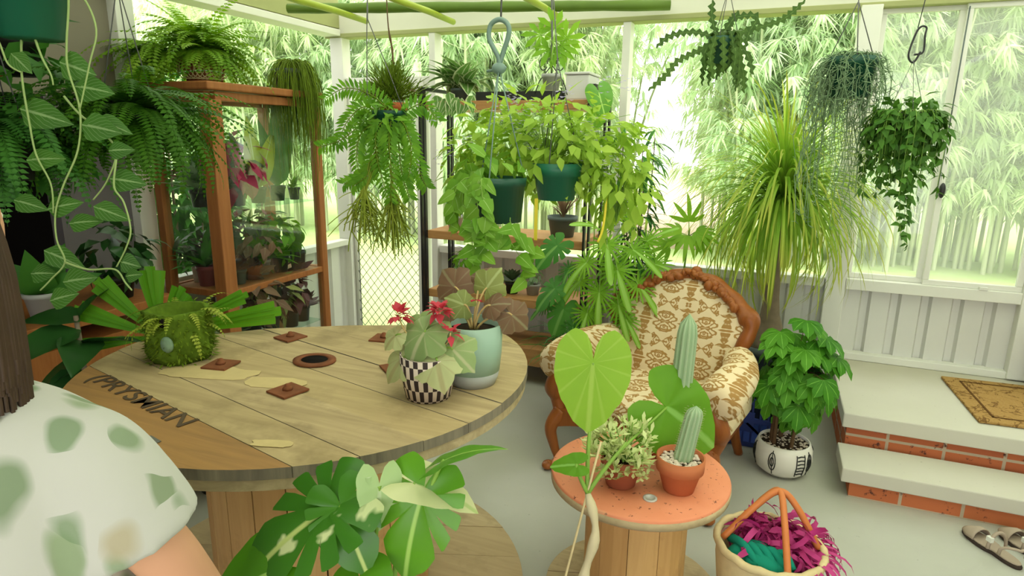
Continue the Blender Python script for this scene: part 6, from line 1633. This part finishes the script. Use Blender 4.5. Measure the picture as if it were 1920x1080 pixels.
# ------------------------------------------------------------------ money tree in the white patterned pot
t = thing('money_tree', 'leafy green tree plant in a white bowl with black motifs beside the steps', 'potted plant', (.17, 3.14, 0))
c = V((.165, 3.14, .001))
b = MB(); lathe(b, [(.0001, 0), (.085, 0), (.12, .03), (.135, .085), (.132, .13), (.118, .165), (.112, .165), (.12, .12), (.0001, .11)], c, 40); pw = b.build('pot', plain('white_glaze', (.74, .71, .64), .3, .5, .04), t)
b = MB(); lathe(b, [(.1185, .148), (.06, .152), (.0001, .153)], c, 24); b.build('soil', M['soil'], t)
pebbles(t, (c.x, c.y, c.z + .15), .11, 150, 5, .006)
def pr(z): 
    P = [(0, .085), (.03, .12), (.085, .135), (.13, .132), (.165, .118)]
    for i in range(4):
        if z <= P[i + 1][0]: k = (z - P[i][0]) / (P[i + 1][0] - P[i][0]); return P[i][1] + (P[i + 1][1] - P[i][1]) * k
    return .118
def on_pot(a, z, o=.0015): q = pr(z) + o; return c + V((q * math.cos(a), q * math.sin(a), z))
for a0 in (-1.95, -.95, -.55, .3, -2.9):
    b = MB()
    if a0 in (-.95, .3):
        for k in range(6): tube(b, [on_pot(a0 - .13, .045 + .018 * k), on_pot(a0, .048 + .018 * k), on_pot(a0 + .13, .045 + .018 * k)], .0034, sides=4)
        for q in (-.16, .16): tube(b, [on_pot(a0 + q, .035 + .012 * k) for k in range(10)], .003, sides=4)
    else:
        for s in (.5, 1): tube(b, [on_pot(a0 + .12 * s * math.cos(q), .095 + .045 * s * math.sin(q)) for q in [2 * PI * k / 16 for k in range(17)]], .0026, sides=4)
        tube(b, [on_pot(a0, .03 + .012 * k) for k in range(11)], .0026, sides=4)
    b.build('motif', M['pblack'], pw, label='black line motif')
st = MB(); lf = MB(); rr = random.Random(81)
for s in range(7):
    a = rr.uniform(0, 6.28); p0 = c + V((.06 * math.cos(a), .06 * math.sin(a), .14)); e = c + V((.07 * math.cos(a) + .01, .07 * math.sin(a), rr.uniform(.42, .66))); tube(st, bez(p0, p0 + UP * .1, e - UP * .2, e, 8), .010, .006, 7, 0, .5, False)
for i in range(84):
    d = V((rr.gauss(0, 1), rr.gauss(0, 1), rr.gauss(0, 1))).normalized(); k = rr.uniform(.45, 1); p = c + V((.015, 0, .52)) + V((d.x * .20, d.y * .17, d.z * .27)) * k
    tube(st, bez(c + V((0, 0, .42)), c + V((0, 0, .5)), p - d * .05 + UP * .03, p, 5), .0025, .0018, 4, 0, .5, False)
    dd = (d * .5 + UP * -.55 + V((0, -.25, 0))).normalized(); palmate(lf, p, dd, (d + UP * .8 - CF * .5), .125, .052, 5, 2.6, droop=.8, t=rr.random(), prof=p_obov, seg=4)
st.build('trunks', M['twig'], t); lf.build('foliage', M['l_pachira'], t)

# ------------------------------------------------------------------ hanging plants on the right
t = thing('zigzag_cactus_basket', 'small hanging pot with long zigzag cactus stems, in front of the bamboo', 'hanging plant', (-.255, 2.875, 1.89))
c = V((-.255, 2.875, 1.89)); pot(t, c, .062, .048, .105, 'pdgreen', .018)
chain(t, [[c + V((.058 * math.cos(a), .058 * math.sin(a), .105)), c + V((.0, .02, .30)), c + V((0, .03, .77))] for a in (.3, 2.4, 4.5)], .0016)
ZS = [[(-.281, 2.876, 1.987), (-.312, 2.888, 2.083), (-.314, 2.904, 2.147)], [(-.252, 2.891, 1.998), (-.229, 2.920, 2.073), (-.139, 2.960, 2.085), (-.163, 2.933, 2.021), (-.175, 2.909, 1.946)], [(-.243, 2.898, 2.009), (-.134, 2.950, 2.038), (-.037, 2.999, 2.076), (.037, 3.049, 2.152)],
      [(-.293, 2.874, 1.998), (-.376, 2.845, 2.018), (-.465, 2.804, 1.999), (-.511, 2.773, 1.952)], [(-.291, 2.871, 1.980), (-.348, 2.838, 1.943), (-.425, 2.795, 1.899), (-.460, 2.767, 1.845), (-.524, 2.724, 1.780)], [(-.280, 2.80, 1.99), (-.294, 2.79, 1.912), (-.275, 2.80, 1.827)],
      [(-.240, 2.84, 1.990), (-.192, 2.85, 1.913), (-.166, 2.86, 1.850), (-.158, 2.86, 1.775)], [(-.225, 2.897, 1.990), (-.164, 2.911, 1.935), (-.131, 2.903, 1.850)], [(-.253, 2.81, 1.99), (-.242, 2.80, 1.902), (-.241, 2.81, 1.848)], [(-.272, 2.883, 1.998), (-.241, 2.909, 2.052), (-.212, 2.935, 2.106)], [(-.23, 2.83, 1.99), (-.20, 2.81, 1.93), (-.205, 2.81, 1.84)], [(-.29, 2.84, 1.99), (-.32, 2.81, 1.93), (-.31, 2.81, 1.86)]]
b = MB(); rr = random.Random(91)
for z_ in ZS: zstem(b, z_, .019, .026, 0, rr.random())
for i in range(14): p = c + V((rr.uniform(-.05, .05), rr.uniform(-.05, .02), .1)); e = p + V((rr.uniform(-.03, .10), -.05, rr.uniform(-.24, -.1))); zstem(b, [p, p + V((.02, -.05, .02)), e + UP * .08, e], .014, .024, 0, rr.random())
b.build('stems', M['l_fish'], t)

t = thing('string_plant_basket', 'hanging green pot with dense grey-green strings beside the wide white post', 'hanging plant', (.24, 3.05, 1.76))
c = V((.238, 3.045, 1.765)); pot(t, c, .098, .08, .155, 'pdgreen', .02)
chain(t, [[c + V((.094 * math.cos(a), .094 * math.sin(a), .155)), c + V((.0, .06, .38)), c + V((0, .07, .89))] for a in (.5, 2.7, 4.8)], .0022)
b = MB(); strings(b, c + UP * .155, 100, .165, .26, 92, .0026, .05, twig=.035); strings(b, c + V((-.03, 0, .155)), 60, .16, .72, 93, .0024, .05, twig=.028, kink=.05); b.build('strings', M['l_grey'], t)

t = thing('leafy_hanging_plant', 'bushy dark trailing plant hanging before the left sliding pane', 'hanging plant', (.45, 2.97, 1.62))
c = V((.452, 2.975, 1.60)); pot(t, c, .075, .06, .10, 'pblack', .012)
chain(t, [[c + V((.07 * math.cos(a), .07 * math.sin(a), .10)), (.455, 3.045, 1.905)] for a in (.5, 2.7, 4.8)], .0012)
lf = MB(); st = MB(); rr = random.Random(95)
cloud(lf, c + V((0, -.01, .06)), (.155, .13, .11), 260, .058, .030, 94, p_ovate, hang=.5, shell=.5)
for i in range(60):
    a = rr.uniform(0, 6.28); p0 = c + V((.06 * math.cos(a), .06 * math.sin(a), .1)); L = rr.uniform(.1, .30); q = rr.uniform(.07, .15); e = c + V((q * math.cos(a), q * math.sin(a), .08 - L))
    P = bez(p0, p0 + V((q * .8 * math.cos(a), q * .8 * math.sin(a), .05)), e + UP * L * .6, e, 8); tube(st, P, .0016, .001, 3, 0, .5, False)
    for k in range(2, 9):
        for s in range(2): blade(lf, P[k], V((rr.uniform(-1, 1), rr.uniform(-1, 1), rr.uniform(-1.2, -.1))), UP + dirv(a, 0), rr.uniform(.035, .055), rr.uniform(.018, .028), p_ovate, .5, .2, 3, 0, rr.random())
for (q, L) in (((.02, -.07, .05), .42), ((.05, -.06, .05), .46), ((.035, -.05, .05), .38)):
    p0 = c + V(q); P = [p0 + V((.03 * math.sin(k * .7) * .4, 0, -L * k / 10)) for k in range(11)]; tube(st, P, .0016, .001, 3, 0, .5, False)
    for k in range(3, 11):
        for s in range(3): blade(lf, P[k], V((rr.uniform(-1, 1), rr.uniform(-1, 1), rr.uniform(-1, 0))), UP - CF, rr.uniform(.03, .05), .023, p_ovate, .5, .2, 3, 0, rr.random())
st.build('stems', M['stem'], t); lf.build('foliage', M['l_leafy'], t)
b = MB(); q = V((.455, 3.045, 1.905)); tube(b, spline([q + V((.0, 0, .02)), q + V((.03, .01, .03)), q + V((.028, .01, .09)), q + V((.03, .015, .12)), q + V((.012, .01, .125)), q + V((-.004, .01, .10)), q + V((-.02, 0, .02)), q + V((.0, 0, -.01)), q + V((.02, 0, .03))], 6), .004, sides=6)
b.build('hook', M['black'], t, label='black wire hook')
b = MB(); tube(b, [q + V((.0, .012, .12)), (.474, 3.113, 2.137), (.52, 3.25, 2.64)], .002, sides=5); b.build('cord', M['black'], t)


# remaining small things in the shade at the lower left
small_plant('small pale-edged plant on the timber bench by the house wall', (-2.66, 1.55, .861), .07, .10, 'pgrey', 'broad', 'l_deep', .2, 111, group='pots on the timber bench', lv=[((.5, -.4, .5), .26, .12, .6), ((-.4, -.5, .6), .24, .11, .5), ((.2, .3, .8), .22, .1, .5), ((.7, .2, .3), .24, .11, .7)])
small_plant('dark bushy pot on the timber bench nearest the white house post', (-2.68, 1.88, .861), .07, .10, 'pblack', 'cloud', 'l_dark', .24, 112, group='pots on the timber bench', n=60)
